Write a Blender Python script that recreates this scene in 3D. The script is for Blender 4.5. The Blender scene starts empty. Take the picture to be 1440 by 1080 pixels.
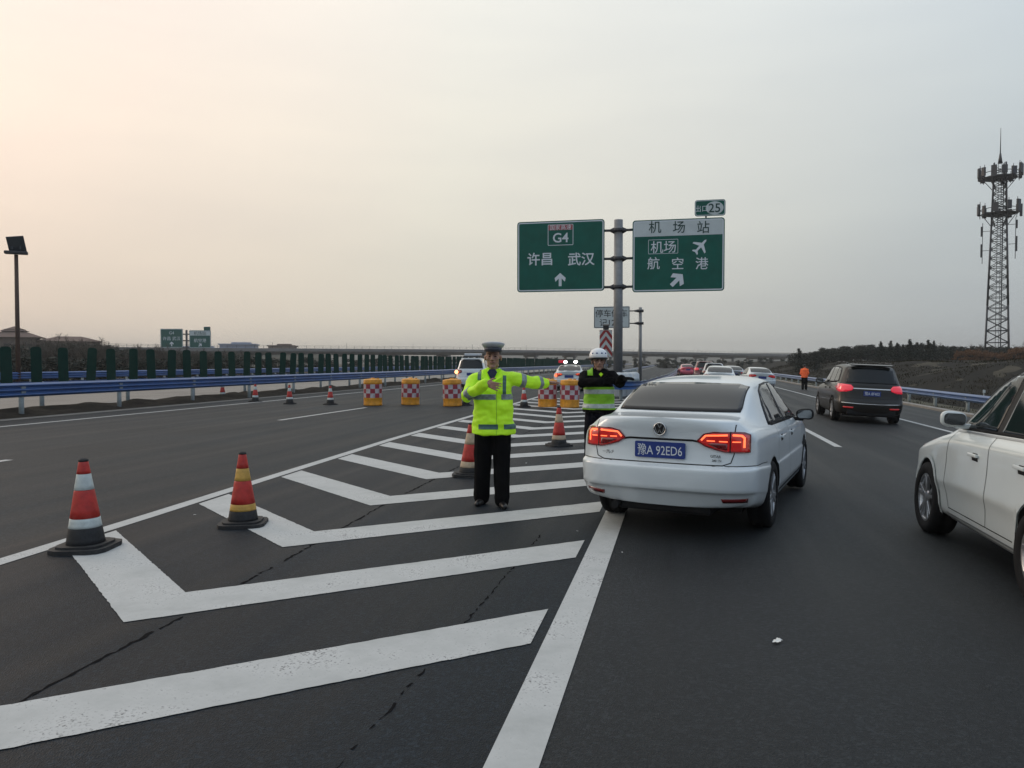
import bpy, bmesh, math, random
import numpy as np
from mathutils import Vector, Matrix, noise, geometry
from mathutils.bvhtree import BVHTree
random.seed(7)
R_ = math.radians
SC = bpy.context.scene
COL = SC.collection

# ------------------------------------------------------------------ camera
CAM_H, FPX, HOR, VPX = 1.6, 1080.0, 509.0, 952.0
camd = bpy.data.cameras.new("camera"); camd.sensor_width = 36; camd.lens = 27.0
camd.clip_start = 0.05; camd.clip_end = 4000
cam = bpy.data.objects.new("camera", camd); COL.objects.link(cam); SC.camera = cam
PITCH = math.atan((540-HOR)/FPX)
_d = Vector((VPX-720, -(HOR-540), -FPX)); _up = Vector((0, math.cos(PITCH), math.sin(PITCH)))
_fw = (_d-_up*_d.dot(_up)).normalized(); _rt = _fw.cross(_up)
RM = Matrix((_rt, _fw, _up))
cam.matrix_world = Matrix.Translation((0, 0, CAM_H)) @ RM.to_4x4()

# ------------------------------------------------------------------ world, sun
SUN_AZ, SUN_EL = R_(-68), R_(20)          # to the left of the road ahead, low behind cloud
SUND = Vector((math.sin(SUN_AZ)*math.cos(SUN_EL), math.cos(SUN_AZ)*math.cos(SUN_EL), math.sin(SUN_EL)))
W = bpy.data.worlds.new("World"); SC.world = W; W.use_nodes = True
nt = W.node_tree; nt.nodes.clear()
def N(nt, t, **k):
    n = nt.nodes.new(t)
    for a, b in k.items(): setattr(n, a, b)
    return n
def L(nt, a, b): nt.links.new(a, b)
def srgb(r, g, b):
    f = lambda c: (c/255/12.92) if c/255 <= .04045 else ((c/255+.055)/1.055)**2.4
    return (f(r), f(g), f(b), 1)
def ramp(nt, stops):
    n = nt.nodes.new('ShaderNodeValToRGB'); e = n.color_ramp.elements
    while len(e) < len(stops): e.new(0.5)
    for i, (p, c) in enumerate(stops): e[i].position = p; e[i].color = c
    return n
tc = N(nt, 'ShaderNodeTexCoord')
sky = N(nt, 'ShaderNodeTexSky', sky_type='NISHITA', sun_disc=False)
sky.sun_elevation = SUN_EL; sky.sun_rotation = SUN_AZ; sky.air_density = 1.5; sky.dust_density = 4
b1 = N(nt, 'ShaderNodeBackground'); b1.inputs[1].default_value = 0.05; L(nt, sky.outputs[0], b1.inputs[0])
dot = N(nt, 'ShaderNodeVectorMath', operation='DOT_PRODUCT'); L(nt, tc.outputs['Generated'], dot.inputs[0]); dot.inputs[1].default_value = SUND
mr = N(nt, 'ShaderNodeMapRange'); mr.inputs[1].default_value = -1; mr.inputs[2].default_value = 1; L(nt, dot.outputs['Value'], mr.inputs[0])
cr = ramp(nt, [(0.0, srgb(148, 163, 182)), (0.42, srgb(152, 161, 170)), (0.56, srgb(171, 177, 179)), (0.70, srgb(193, 193, 187)),
               (0.83, srgb(207, 202, 190)), (0.93, srgb(216, 202, 188)), (1.0, srgb(231, 207, 191))])
L(nt, mr.outputs[0], cr.inputs[0])
sep = N(nt, 'ShaderNodeSeparateXYZ'); L(nt, tc.outputs['Generated'], sep.inputs[0])
el = ramp(nt, [(0.0, (.95, .93, .91, 1)), (0.12, (1.03, 1.03, 1.02, 1)), (0.3, (1.22, 1.24, 1.26, 1)), (0.55, (1.36, 1.44, 1.56, 1)), (1.0, (1.45, 1.60, 1.85, 1))])
# soft clouds: stretched noise
mp = N(nt, 'ShaderNodeMapping'); mp.inputs['Scale'].default_value = (1.1, 1.6, 6.0); L(nt, tc.outputs['Generated'], mp.inputs[0])
nz = N(nt, 'ShaderNodeTexNoise'); nz.inputs['Scale'].default_value = 1.6; nz.inputs['Detail'].default_value = 5; nz.inputs['Roughness'].default_value = .5
L(nt, mp.outputs[0], nz.inputs['Vector'])
ncr = ramp(nt, [(0.28, (.94, .945, .96, 1)), (0.5, (1, 1, 1, 1)), (0.72, (1.06, 1.055, 1.04, 1))]); L(nt, nz.outputs['Fac'], ncr.inputs[0])
L(nt, sep.outputs['Z'], el.inputs[0])
m1 = N(nt, 'ShaderNodeMix', data_type='RGBA', blend_type='MULTIPLY'); m1.inputs[0].default_value = 1
L(nt, cr.outputs[0], m1.inputs[6]); L(nt, el.outputs[0], m1.inputs[7])
m2 = N(nt, 'ShaderNodeMix', data_type='RGBA', blend_type='MULTIPLY'); m2.inputs[0].default_value = 1
L(nt, m1.outputs[2], m2.inputs[6]); L(nt, ncr.outputs[0], m2.inputs[7])
b2 = N(nt, 'ShaderNodeBackground'); b2.inputs[1].default_value = 1.27; L(nt, m2.outputs[2], b2.inputs[0])
ms = N(nt, 'ShaderNodeMixShader'); ms.inputs[0].default_value = 0.93
L(nt, b1.outputs[0], ms.inputs[1]); L(nt, b2.outputs[0], ms.inputs[2])
wo = N(nt, 'ShaderNodeOutputWorld'); L(nt, ms.outputs[0], wo.inputs[0])
sd = bpy.data.lights.new("sun", 'SUN'); sd.energy = 0.45; sd.angle = R_(18); sd.color = (1, .84, .66)
so = bpy.data.objects.new("sun", sd); COL.objects.link(so); so.rotation_euler = SUND.to_track_quat('Z', 'Y').to_euler()
SC.view_settings.view_transform = 'Standard'; SC.view_settings.look = 'None'
SC.view_settings.exposure = 0; SC.view_settings.gamma = 1

# ------------------------------------------------------------------ pixel rays -> places
SLK, SLX = 0.045, 1.0                      # the ramp side of the road falls away to the right
def gz(x): return -SLK*max(0.0, min(x, 13.0)-SLX)
def ray(px, py): return RM.transposed() @ Vector((px-720, 540-py, -FPX)) if False else cam.matrix_world.to_3x3() @ Vector((px-720, 540-py, -FPX))
def G(px, py, h=0.0):                      # point on the road surface (h above it)
    w = ray(px, py); t = (h-CAM_H)/w.z; p = w*t
    if p.x > SLX:
        t = (h-CAM_H+SLK*SLX)/(w.z+SLK*w.x); p = w*t
    return Vector((p.x, p.y, CAM_H+p.z))
def D(px, py, zc):                         # point at depth zc
    w = ray(px, py)*(zc/FPX); return Vector((w.x, w.y, w.z+CAM_H))
def U(px, py, Y):                          # point on the plane y = Y
    w = ray(px, py); t = Y/w.y; return Vector((w.x*t, Y, w.z*t+CAM_H))

# ------------------------------------------------------------------ materials
def mat(name, col, rough=.6, metal=0., spec=.5, var=0., vscale=8., bump=0., bscale=60., emis=None, estr=0., coat=0., trans=0., alpha=1., dirt=None):
    m = bpy.data.materials.new(name); m.use_nodes = True; nt = m.node_tree
    p = nt.nodes['Principled BSDF']
    col = tuple(col)[:3]+(1,)
    p.inputs['Base Color'].default_value = col; p.inputs['Roughness'].default_value = rough
    p.inputs['Metallic'].default_value = metal; p.inputs['Specular IOR Level'].default_value = spec
    p.inputs['Coat Weight'].default_value = coat; p.inputs['Transmission Weight'].default_value = trans
    p.inputs['Coat Roughness'].default_value = .06
    t = N(nt, 'ShaderNodeTexCoord')
    if var or dirt:
        n = N(nt, 'ShaderNodeTexNoise'); n.inputs['Scale'].default_value = vscale; n.inputs['Detail'].default_value = 6
        n.inputs['Roughness'].default_value = .62
        L(nt, t.outputs['Object'], n.inputs['Vector'])
        c1 = tuple(max(0, c*(1-var)) for c in col[:3])+(1,); c2 = tuple(min(1, c*(1+var)) for c in col[:3])+(1,)
        if dirt: c1 = tuple(dirt)[:3]+(1,)
        r = ramp(nt, [(.32, c1), (.62, c2)]); L(nt, n.outputs['Fac'], r.inputs[0]); L(nt, r.outputs[0], p.inputs['Base Color'])
    if bump:
        n = N(nt, 'ShaderNodeTexNoise'); n.inputs['Scale'].default_value = bscale; n.inputs['Detail'].default_value = 4
        L(nt, t.outputs['Object'], n.inputs['Vector'])
        b = N(nt, 'ShaderNodeBump'); b.inputs['Strength'].default_value = bump; b.inputs['Distance'].default_value = .02
        L(nt, n.outputs['Fac'], b.inputs['Height']); L(nt, b.outputs[0], p.inputs['Normal'])
    if emis:
        p.inputs['Emission Color'].default_value = tuple(emis)[:3]+(1,); p.inputs['Emission Strength'].default_value = estr
    return m
M = {}
M['black'] = mat('black_plastic', (.009, .009, .010), .6, spec=.25)
M['rubber'] = mat('rubber', (.012, .012, .013), .85, spec=.2, bump=.2)
M['glass'] = mat('tinted_glass', (.008, .010, .011), .05, spec=.35)
M['glass_rear'] = mat('rear_tinted_glass', (.020, .018, .018), .06, spec=.42)
M['chrome'] = mat('chrome', (.7, .7, .7), .12, metal=1)
M['alloy'] = mat('alloy', (.42, .43, .45), .3, metal=.8)
M['white_paint'] = mat('white_car_paint', (.62, .67, .695), .28, coat=.8, var=.03, vscale=2.5)
M['warm_white_paint'] = mat('warm_white_car_paint', (.60, .65, .655), .28, coat=.8, var=.03, vscale=2.5)
M['dark_paint'] = mat('dark_car_paint', (.013, .0115, .010), .34, coat=.25, spec=.35)
M['red_paint'] = mat('red_car_paint', (.14, .01, .018), .25, coat=.8)
M['pink_paint'] = mat('pink_red_car_paint', (.62, .10, .16), .3, coat=.8)
M['silver_paint'] = mat('silver_car_paint', (.45, .48, .52), .28, metal=.5, coat=.6)
M['red_lens'] = mat('red_lens', (.45, .015, .015), .15, coat=1, emis=(1, .02, .02), estr=.12)
M['red_lens_lit'] = mat('red_lens_lit', (.6, .02, .03), .2, coat=1, emis=(1, .03, .08), estr=.38)
M['dark_lens'] = mat('dark_red_lens', (.16, .008, .01), .15, coat=1)
M['glow'] = mat('lit_lamp_strip', (1, .2, .1), .4, emis=(1, .16, .05), estr=1.7)
M['beacon'] = mat('lit_beacon', (1, 1, 1), .4, emis=(1, .98, .92), estr=9)
M['beacon_warm'] = mat('lit_amber_beacon', (1, .8, .4), .4, emis=(1, .7, .3), estr=7)
M['beacon_red'] = mat('red_beacon', (.3, .01, .02), .3, emis=(.8, .02, .05), estr=.35)
M['plate'] = mat('plate_blue', (.012, .035, .20), .35)
M['ink_white'] = mat('white_lettering', (.62, .66, .70), .5)
M['ink_black'] = mat('black_lettering', (.015, .015, .018), .5)
M['sign_green'] = mat('sign_green', (.002, .090, .066), .5, spec=.25, var=.12, vscale=1.2)
M['sign_white'] = mat('sign_white', (.50, .55, .56), .45, var=.06, vscale=1.5)
M['sign_red'] = mat('sign_red', (.30, .015, .02), .45, var=.1)
M['steel'] = mat('galvanised_steel', (.20, .205, .21), .5, metal=.3, var=.12, vscale=4)
M['dark_steel'] = mat('dark_steel', (.035, .035, .04), .55, metal=.3, var=.15)
M['rusty'] = mat('rusty_brown_pole', (.055, .030, .020), .7, var=.25)
M['rail_blue'] = mat('blue_rail_paint', (.024, .082, .235), .38, var=.14, vscale=1.5, coat=.2)
M['rail_post'] = mat('rail_post_paint', (.26, .29, .29), .6, var=.18, vscale=6)
M['panel_green'] = mat('green_antiglare_plastic', (.004, .030, .022), .7, spec=.2, var=.22, vscale=3)
M['cone_red'] = mat('cone_red', (.42, .025, .018), .5, var=.22, vscale=14, bump=.1)
M['cone_white'] = mat('cone_white_band', (.50, .54, .52), .5, var=.14, vscale=16)
M['cone_yellow'] = mat('cone_yellow_band', (.52, .30, .06), .5, var=.2, vscale=14)
M['cone_black'] = mat('cone_black_rubber', (.018, .018, .019), .75, var=.3, vscale=20, bump=.2)
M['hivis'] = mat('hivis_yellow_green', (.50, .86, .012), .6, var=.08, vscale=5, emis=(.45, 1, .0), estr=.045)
M['vest'] = mat('vest_yellow_green', (.22, .50, .015), .65, var=.1, vscale=6)
M['silver_tape'] = mat('silver_reflective_tape', (.21, .24, .24), .45, metal=.2, var=.25, vscale=30)
M['dark_tape'] = mat('dark_reflective_tape', (.05, .12, .11), .45, var=.2, vscale=30)
M['vest_tape'] = mat('pale_vest_tape', (.42, .47, .46), .5, var=.15, vscale=25)
M['navy'] = mat('navy_cloth', (.006, .006, .010), .9, spec=.08, var=.3, vscale=8)
M['black_cloth'] = mat('black_cloth', (.004, .004, .0045), .9, spec=.08, var=.3, vscale=8)
M['shirt'] = mat('dark_blue_shirt', (.02, .022, .07), .8)
M['skin'] = mat('skin', (.35, .195, .14), .55, var=.08, vscale=20)
M['lips'] = mat('lips', (.20, .075, .06), .5)
M['hair'] = mat('black_hair', (.008, .008, .008), .6)
M['cap_grey'] = mat('pale_grey_cap', (.40, .41, .43), .6, var=.06)
M['helmet'] = mat('white_helmet', (.68, .70, .72), .3, coat=.5)
M['helmet_blue'] = mat('helmet_blue_mark', (.03, .06, .22), .4)
M['orange'] = mat('orange_cloth', (.85, .13, .03), .65, var=.15, emis=(1, .15, .02), estr=.05)
M['shoe'] = mat('black_leather', (.012, .011, .011), .35)
M['paper'] = mat('white_paper', (.65, .66, .64), .8)
M['conifer'] = mat('conifer_needles', (.007, .014, .009), .8, var=.4, vscale=1.5)
M['leaf_dark'] = mat('dark_foliage', (.009, .015, .009), .8, var=.4, vscale=1.2)
M['leaf_dry'] = mat('dry_brown_twigs', (.032, .024, .017), .85, var=.35, vscale=1.2)
M['leaf_orange'] = mat('dry_orange_foliage', (.13, .058, .022), .85, var=.35, vscale=1.2)
M['bark'] = mat('bark', (.03, .024, .018), .9, var=.3)
M['grass'] = mat('dry_verge_grass', (.055, .05, .028), .95, var=.4, vscale=3)
M['concrete'] = mat('bridge_concrete', (.16, .155, .15), .85, var=.15, vscale=.4, bump=.1, bscale=3)
M['wall_tan'] = mat('tan_wall', (.17, .13, .11), .85, var=.1, vscale=.5)
M['roof_brown'] = mat('brown_roof', (.10, .062, .05), .8, var=.15, vscale=.5)
M['wall_blue'] = mat('pale_blue_cladding', (.24, .28, .36), .7, var=.08, vscale=.2)
M['window_dark'] = mat('dark_window', (.03, .035, .04), .2)
M['drum_white'] = mat('white_plastic_drum', (.5, .52, .53), .5, var=.1)

# road materials
def mat_asphalt(name, base, rough=.62, tint=(1, 1, 1), spec=.22):
    m = bpy.data.materials.new(name); m.use_nodes = True; nt = m.node_tree; p = nt.nodes['Principled BSDF']
    t = N(nt, 'ShaderNodeTexCoord')
    big = N(nt, 'ShaderNodeTexNoise'); big.inputs['Scale'].default_value = .35; big.inputs['Detail'].default_value = 5; L(nt, t.outputs['Object'], big.inputs['Vector'])
    mpn = N(nt, 'ShaderNodeMapping'); mpn.inputs['Scale'].default_value = (1.6, .07, 1); L(nt, t.outputs['Object'], mpn.inputs[0])
    streak = N(nt, 'ShaderNodeTexNoise'); streak.inputs['Scale'].default_value = 1.3; streak.inputs['Detail'].default_value = 5; L(nt, mpn.outputs[0], streak.inputs['Vector'])
    fine = N(nt, 'ShaderNodeTexNoise'); fine.inputs['Scale'].default_value = 95; fine.inputs['Detail'].default_value = 3; L(nt, t.outputs['Object'], fine.inputs['Vector'])
    vor = N(nt, 'ShaderNodeTexVoronoi'); vor.inputs['Scale'].default_value = 130; L(nt, t.outputs['Object'], vor.inputs['Vector'])
    def mul(a, b, lo, hi):
        r = N(nt, 'ShaderNodeMapRange'); r.inputs[1].default_value = .3; r.inputs[2].default_value = .7; r.inputs[3].default_value = lo; r.inputs[4].default_value = hi
        L(nt, b, r.inputs[0]); q = N(nt, 'ShaderNodeMath', operation='MULTIPLY')
        if isinstance(a, float): q.inputs[0].default_value = a
        else: L(nt, a, q.inputs[0])
        L(nt, r.outputs[0], q.inputs[1]); return q.outputs[0]
    v = mul(base, big.outputs['Fac'], .80, 1.20); v = mul(v, streak.outputs['Fac'], .74, 1.26); v = mul(v, fine.outputs['Fac'], .78, 1.22)
    vc = N(nt, 'ShaderNodeTexVoronoi'); vc.inputs['Scale'].default_value = 62; L(nt, t.outputs['Object'], vc.inputs['Vector'])
    sc_ = N(nt, 'ShaderNodeSeparateColor'); L(nt, vc.outputs['Color'], sc_.inputs[0])
    pw = N(nt, 'ShaderNodeMath', operation='POWER'); pw.inputs[1].default_value = 3.0; L(nt, sc_.outputs[0], pw.inputs[0])
    q0 = N(nt, 'ShaderNodeMapRange'); q0.inputs[3].default_value = .82; q0.inputs[4].default_value = 1.65; L(nt, pw.outputs[0], q0.inputs[0])
    q1 = N(nt, 'ShaderNodeMath', operation='MULTIPLY'); L(nt, v, q1.inputs[0]); L(nt, q0.outputs[0], q1.inputs[1]); v = q1.outputs[0]
    c = N(nt, 'ShaderNodeCombineColor')
    for i in range(3):
        q = N(nt, 'ShaderNodeMath', operation='MULTIPLY'); q.inputs[1].default_value = tint[i]; L(nt, v, q.inputs[0]); L(nt, q.outputs[0], c.inputs[i])
    L(nt, c.outputs[0], p.inputs['Base Color'])
    rr = N(nt, 'ShaderNodeMapRange'); rr.inputs[1].default_value = .3; rr.inputs[2].default_value = .7; rr.inputs[3].default_value = rough-.07; rr.inputs[4].default_value = rough+.08
    L(nt, streak.outputs['Fac'], rr.inputs[0]); L(nt, rr.outputs[0], p.inputs['Roughness'])
    p.inputs['Specular IOR Level'].default_value = spec
    bp = N(nt, 'ShaderNodeBump'); bp.inputs['Strength'].default_value = .5; bp.inputs['Distance'].default_value = .006
    L(nt, vor.outputs['Distance'], bp.inputs['Height']); L(nt, bp.outputs[0], p.inputs['Normal'])
    return m
M['asphalt'] = mat_asphalt('asphalt', .0175, tint=(.86, 1.0, 1.12))
M['asphalt_gore'] = mat_asphalt('asphalt_gore', .0145, tint=(.68, 1.0, 1.34), spec=.16)
M['asphalt_left'] = mat_asphalt('asphalt_left', .023, rough=.68, tint=(.76, 1.0, 1.18), spec=.18)
M['pale_glare_road'] = mat_asphalt('pale_glare_carriageway', .13, rough=.5, tint=(1.05, 1.0, .92))  # dusty concrete, with low-sun glare put into its pale warm colour
def mat_marking():
    m = bpy.data.materials.new('road_marking_paint'); m.use_nodes = True; nt = m.node_tree; p = nt.nodes['Principled BSDF']
    t = N(nt, 'ShaderNodeTexCoord')
    a = N(nt, 'ShaderNodeTexNoise'); a.inputs['Scale'].default_value = 2.2; a.inputs['Detail'].default_value = 8; a.inputs['Roughness'].default_value = .7; L(nt, t.outputs['Object'], a.inputs['Vector'])
    b = N(nt, 'ShaderNodeTexNoise'); b.inputs['Scale'].default_value = 70; b.inputs['Detail'].default_value = 3; L(nt, t.outputs['Object'], b.inputs['Vector'])
    r1 = ramp(nt, [(.3, (.35, .36, .35, 1)), (.65, (.48, .485, .475, 1))]); L(nt, a.outputs['Fac'], r1.inputs[0])
    ad = N(nt, 'ShaderNodeMath', operation='ADD'); L(nt, a.outputs['Fac'], ad.inputs[0]); L(nt, b.outputs['Fac'], ad.inputs[1])
    r2 = ramp(nt, [(.0, (1, 1, 1, 1)), (.68, (1, 1, 1, 1)), (.78, (0, 0, 0, 1))])
    hf = N(nt, 'ShaderNodeMath', operation='MULTIPLY'); hf.inputs[1].default_value = .6; L(nt, ad.outputs[0], hf.inputs[0]); L(nt, hf.outputs[0], r2.inputs[0])
    mx = N(nt, 'ShaderNodeMix', data_type='RGBA'); mx.inputs[6].default_value = (.12, .12, .12, 1); L(nt, r2.outputs[0], mx.inputs[0]); L(nt, r1.outputs[0], mx.inputs[7])
    L(nt, mx.outputs[2], p.inputs['Base Color']); p.inputs['Roughness'].default_value = .7
    bp = N(nt, 'ShaderNodeBump'); bp.inputs['Strength'].default_value = .3; bp.inputs['Distance'].default_value = .003
    L(nt, b.outputs['Fac'], bp.inputs['Height']); L(nt, bp.outputs[0], p.inputs['Normal'])
    return m
M['marking'] = mat_marking()
def mat_ground(name, stops, scale, bump=.6):
    m = bpy.data.materials.new(name); m.use_nodes = True; nt = m.node_tree; p = nt.nodes['Principled BSDF']
    t = N(nt, 'ShaderNodeTexCoord')
    a = N(nt, 'ShaderNodeTexNoise'); a.inputs['Scale'].default_value = scale; a.inputs['Detail'].default_value = 9; a.inputs['Roughness'].default_value = .65; L(nt, t.outputs['Object'], a.inputs['Vector'])
    r = ramp(nt, stops); L(nt, a.outputs['Fac'], r.inputs[0]); L(nt, r.outputs[0], p.inputs['Base Color'])
    p.inputs['Roughness'].default_value = .95; p.inputs['Specular IOR Level'].default_value = .15
    bp = N(nt, 'ShaderNodeBump'); bp.inputs['Strength'].default_value = bump; bp.inputs['Distance'].default_value = .1
    L(nt, a.outputs['Fac'], bp.inputs['Height']); L(nt, bp.outputs[0], p.inputs['Normal'])
    return m
M['field'] = mat_ground('field_soil', [(.3, (.028, .026, .018, 1)), (.7, (.07, .062, .045, 1))], .35)
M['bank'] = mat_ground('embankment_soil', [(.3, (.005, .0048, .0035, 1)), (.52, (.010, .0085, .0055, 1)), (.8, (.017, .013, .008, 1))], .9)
M['soil'] = mat_ground('median_soil', [(.3, (.006, .005, .004, 1)), (.7, (.028, .023, .017, 1))], 2.0)
M['kerb'] = mat('kerb_concrete', (.22, .21, .195), .85, var=.2, vscale=5)

# ------------------------------------------------------------------ object helpers
def tag(o, label=None, cat=None, group=None, kind=None):
    if label: o['label'] = label
    if cat: o['category'] = cat
    if group: o['group'] = group
    if kind: o['kind'] = kind
    return o
def thing(name, label, cat, loc=(0, 0, 0), rz=0, group=None):
    o = bpy.data.objects.new(name, None); COL.objects.link(o); o.location = loc; o.rotation_euler = (0, 0, rz)
    o.empty_display_size = .2
    return tag(o, label, cat, group)
def objm(name, me, mats, parent=None, smooth=False):
    if not isinstance(mats, (list, tuple)): mats = [mats]
    me.name = name
    if not len(me.materials):
        for m_ in mats: me.materials.append(m_)
    if smooth:
        me.polygons.foreach_set('use_smooth', [True]*len(me.polygons))
    o = bpy.data.objects.new(name, me); COL.objects.link(o)
    if parent: o.parent = parent
    return o
def obj(name, bm, mats, parent=None, smooth=False):
    me = bpy.data.meshes.new(name); bm.to_mesh(me); bm.free()
    return objm(name, me, mats, parent, smooth)
def kids(o): return [c for c in bpy.data.objects if c.parent == o]
def copy_tree(o, parent=None):
    c = o.copy(); COL.objects.link(c); c.parent = parent
    for ch in list(o.children): copy_tree(ch, c)
    return c
def B(): return bmesh.new()
def box(bm, c, s, rot=None, bev=0., mi=0):
    m = Matrix.Translation(c) @ (rot.to_4x4() if rot is not None else Matrix.Identity(4)) @ Matrix.Diagonal((s[0], s[1], s[2], 1))
    r = bmesh.ops.create_cube(bm, size=1, matrix=m)
    fs = set(f for v in r['verts'] for f in v.link_faces)
    for f in fs: f.material_index = mi
    if bev:
        es = list(set(e for v in r['verts'] for e in v.link_edges))
        rr = bmesh.ops.bevel(bm, geom=es, offset=bev, segments=2, affect='EDGES', profile=.6)
        for f in rr['faces']: f.material_index = mi
def cyl(bm, p0, p1, r0, r1=None, seg=16, mi=0, caps=True):
    r1 = r0 if r1 is None else r1
    p0, p1 = Vector(p0), Vector(p1); d = p1-p0
    m = Matrix.Translation((p0+p1)/2) @ d.to_track_quat('Z', 'Y').to_matrix().to_4x4()
    r = bmesh.ops.create_cone(bm, cap_ends=caps, segments=seg, radius1=r0, radius2=r1, depth=d.length, matrix=m)
    for f in set(f for v in r['verts'] for f in v.link_faces): f.material_index = mi; f.smooth = len(f.verts) == 4
def lathe(bm, prof, seg=32, m=Matrix.Identity(4), mi=0, smooth=True, caps=True):
    rings = []
    for (r, z) in prof:
        rings.append([bm.verts.new(m @ Vector((r*math.cos(2*math.pi*k/seg), r*math.sin(2*math.pi*k/seg), z))) for k in range(seg)])
    for a, b in zip(rings, rings[1:]):
        for k in range(seg):
            f = bm.faces.new((a[k], a[(k+1) % seg], b[(k+1) % seg], b[k])); f.material_index = mi; f.smooth = smooth
    for rg, (r, z), fl in ((rings[0], prof[0], True), (rings[-1], prof[-1], False)):
        if r > 1e-4 and caps:
            f = bm.faces.new(rg[::-1] if fl else rg); f.material_index = mi
    return rings
def prism(bm, pts, thick, m=Matrix.Identity(4), mi=0):
    """polygon in xz (list of (x,z)), extruded along +y by thick"""
    a = [bm.verts.new(m @ Vector((x, 0, z))) for x, z in pts]; b = [bm.verts.new(m @ Vector((x, thick, z))) for x, z in pts]
    fs = [bm.faces.new(a), bm.faces.new(b[::-1])]
    n = len(pts)
    for i in range(n): fs.append(bm.faces.new((a[i], b[i], b[(i+1) % n], a[(i+1) % n])))
    for f in fs: f.material_index = mi
    bmesh.ops.recalc_face_normals(bm, faces=fs)
def rrect(w, h, r, n=5, cx=0, cz=0):
    out = []
    for (sx, sz, a0) in ((1, -1, -90), (1, 1, 0), (-1, 1, 90), (-1, -1, 180)):
        for k in range(n+1):
            a = R_(a0+90*k/n); out.append((cx+sx*(w/2-r)+r*math.cos(a), cz+sz*(h/2-r)+r*math.sin(a)))
    return out
def sweep(bm, path, prof, mi=0, smooth=False):
    """path: list of Vector; prof: list of (side, up) offsets, closed"""
    n = len(path); rings = []
    for i, p in enumerate(path):
        d = (path[min(i+1, n-1)]-path[max(i-1, 0)]); d.z = 0; d.normalize(); s = Vector((d.y, -d.x, 0))
        rings.append([bm.verts.new(p+s*a+Vector((0, 0, b))) for a, b in prof])
    m_ = len(prof); fs = []
    for a, b in zip(rings, rings[1:]):
        for k in range(m_): fs.append(bm.faces.new((a[k], a[(k+1) % m_], b[(k+1) % m_], b[k])))
    fs.append(bm.faces.new(rings[0])); fs.append(bm.faces.new(rings[-1][::-1]))
    for f in fs: f.material_index = mi; f.smooth = smooth
    bmesh.ops.recalc_face_normals(bm, faces=fs)
def strip(bm, pts, w, zoff, nseg=1, mi=0):
    """flat painted line along ground points"""
    P = [Vector(p) for p in pts]; prev = None
    for i, p in enumerate(P):
        d = (P[min(i+1, len(P)-1)]-P[max(i-1, 0)]); d.z = 0; d.normalize(); s = Vector((d.y, -d.x, 0))
        a, b = p-s*w/2, p+s*w/2
        a.z = gz(a.x)+zoff; b.z = gz(b.x)+zoff
        cur = (bm.verts.new(a), bm.verts.new(b))
        if prev: bm.faces.new((prev[0], prev[1], cur[1], cur[0])).material_index = mi
        prev = cur
def text_mesh(s, size, depth=.004, align='CENTER', bold=0.):
    c = bpy.data.curves.new('lettering', 'FONT'); c.body = s; c.size = size; c.extrude = depth; c.align_x = align; c.align_y = 'CENTER'; c.offset = bold
    c.resolution_u = 3
    o = bpy.data.objects.new('tmp', c); COL.objects.link(o)
    dg = bpy.context.evaluated_depsgraph_get(); me = bpy.data.meshes.new_from_object(o.evaluated_get(dg))
    bpy.data.objects.remove(o); return me
def text(parent, s, size, loc, m, rot=None, bold=0., sx=1., depth=.004, name='lettering'):
    """text standing in the xz plane, facing -y"""
    me = text_mesh(s, size, depth, bold=bold)
    if len(me.vertices):
        ym = [v.co.y for v in me.vertices]; me.transform(Matrix.Translation((0, -(min(ym)+max(ym))/2, 0)))
    me.transform(Matrix.Translation(loc) @ (rot or Matrix.Identity(4)) @ Matrix.Rotation(R_(90), 4, 'X') @ Matrix.Diagonal((sx, 1, 1, 1)))
    me.materials.clear()
    return objm(name, me, m, parent)
def evald(o):
    dg = bpy.context.evaluated_depsgraph_get(); dg.update()
    me = bpy.data.meshes.new_from_object(o.evaluated_get(dg)); return me

# ------------------------------------------------------------------ ground, roads
def sheet(name, xs, ys, zf, m, kind='structure'):
    bm = B(); g = [[bm.verts.new((x, y, zf(x, y))) for x in xs] for y in ys]
    for j in range(len(ys)-1):
        for i in range(len(xs)-1): bm.faces.new((g[j][i], g[j][i+1], g[j+1][i+1], g[j+1][i]))
    return tag(obj(name, bm, m, smooth=True), kind=kind)
def bankz(x, y):
    if x < 12.6: return gz(x)-.12
    e = min(1, max(0, (y+40)/40.))
    t = min(1, (x-12.6)/14.0); t = t*t*(3-2*t)
    n = noise.noise(Vector((x*.13, y*.06, 0)))*.45+noise.noise(Vector((x*.6, y*.3, 3)))*.12
    return -.62+t*(2.25+n)+.1*n
def groundz(x, y):
    if x > 12.6: return bankz(x, y)
    if x < -38: return -.15+min(1, (-38-x)/20)*noise.noise(Vector((x*.03, y*.03, 0)))*.6
    return -.62
xs = [-2500, -900, -400, -200, -120, -80, -60, -48, -38, -20, 0, 12.6]+[12.6+1.0*k for k in range(1, 26)]+[45, 60, 90, 150, 300, 800, 2500]
ys = [-200, -60]+[-20+4*k for k in range(0, 45)]+[180, 220, 280, 360, 500, 900, 2800]
sheet('ground', xs, ys, groundz, M['field'])
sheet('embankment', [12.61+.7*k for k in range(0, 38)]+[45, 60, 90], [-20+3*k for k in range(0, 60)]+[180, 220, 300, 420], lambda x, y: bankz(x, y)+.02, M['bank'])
YS = [-30, 0, 15, 30, 60, 100, 160, 260, 420, 700]
sheet('ramp_road', [-.62, 1.0, 4, 8, 10.6], YS, lambda x, y: gz(x), M['asphalt'])
sheet('gore_road', [-5.7, -.62], YS, lambda x, y: 0.0, M['asphalt_gore'])
sheet('main_road', [-18.2, -14, -10, -5.7], YS, lambda x, y: 0.0, M['asphalt_left'])
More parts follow.
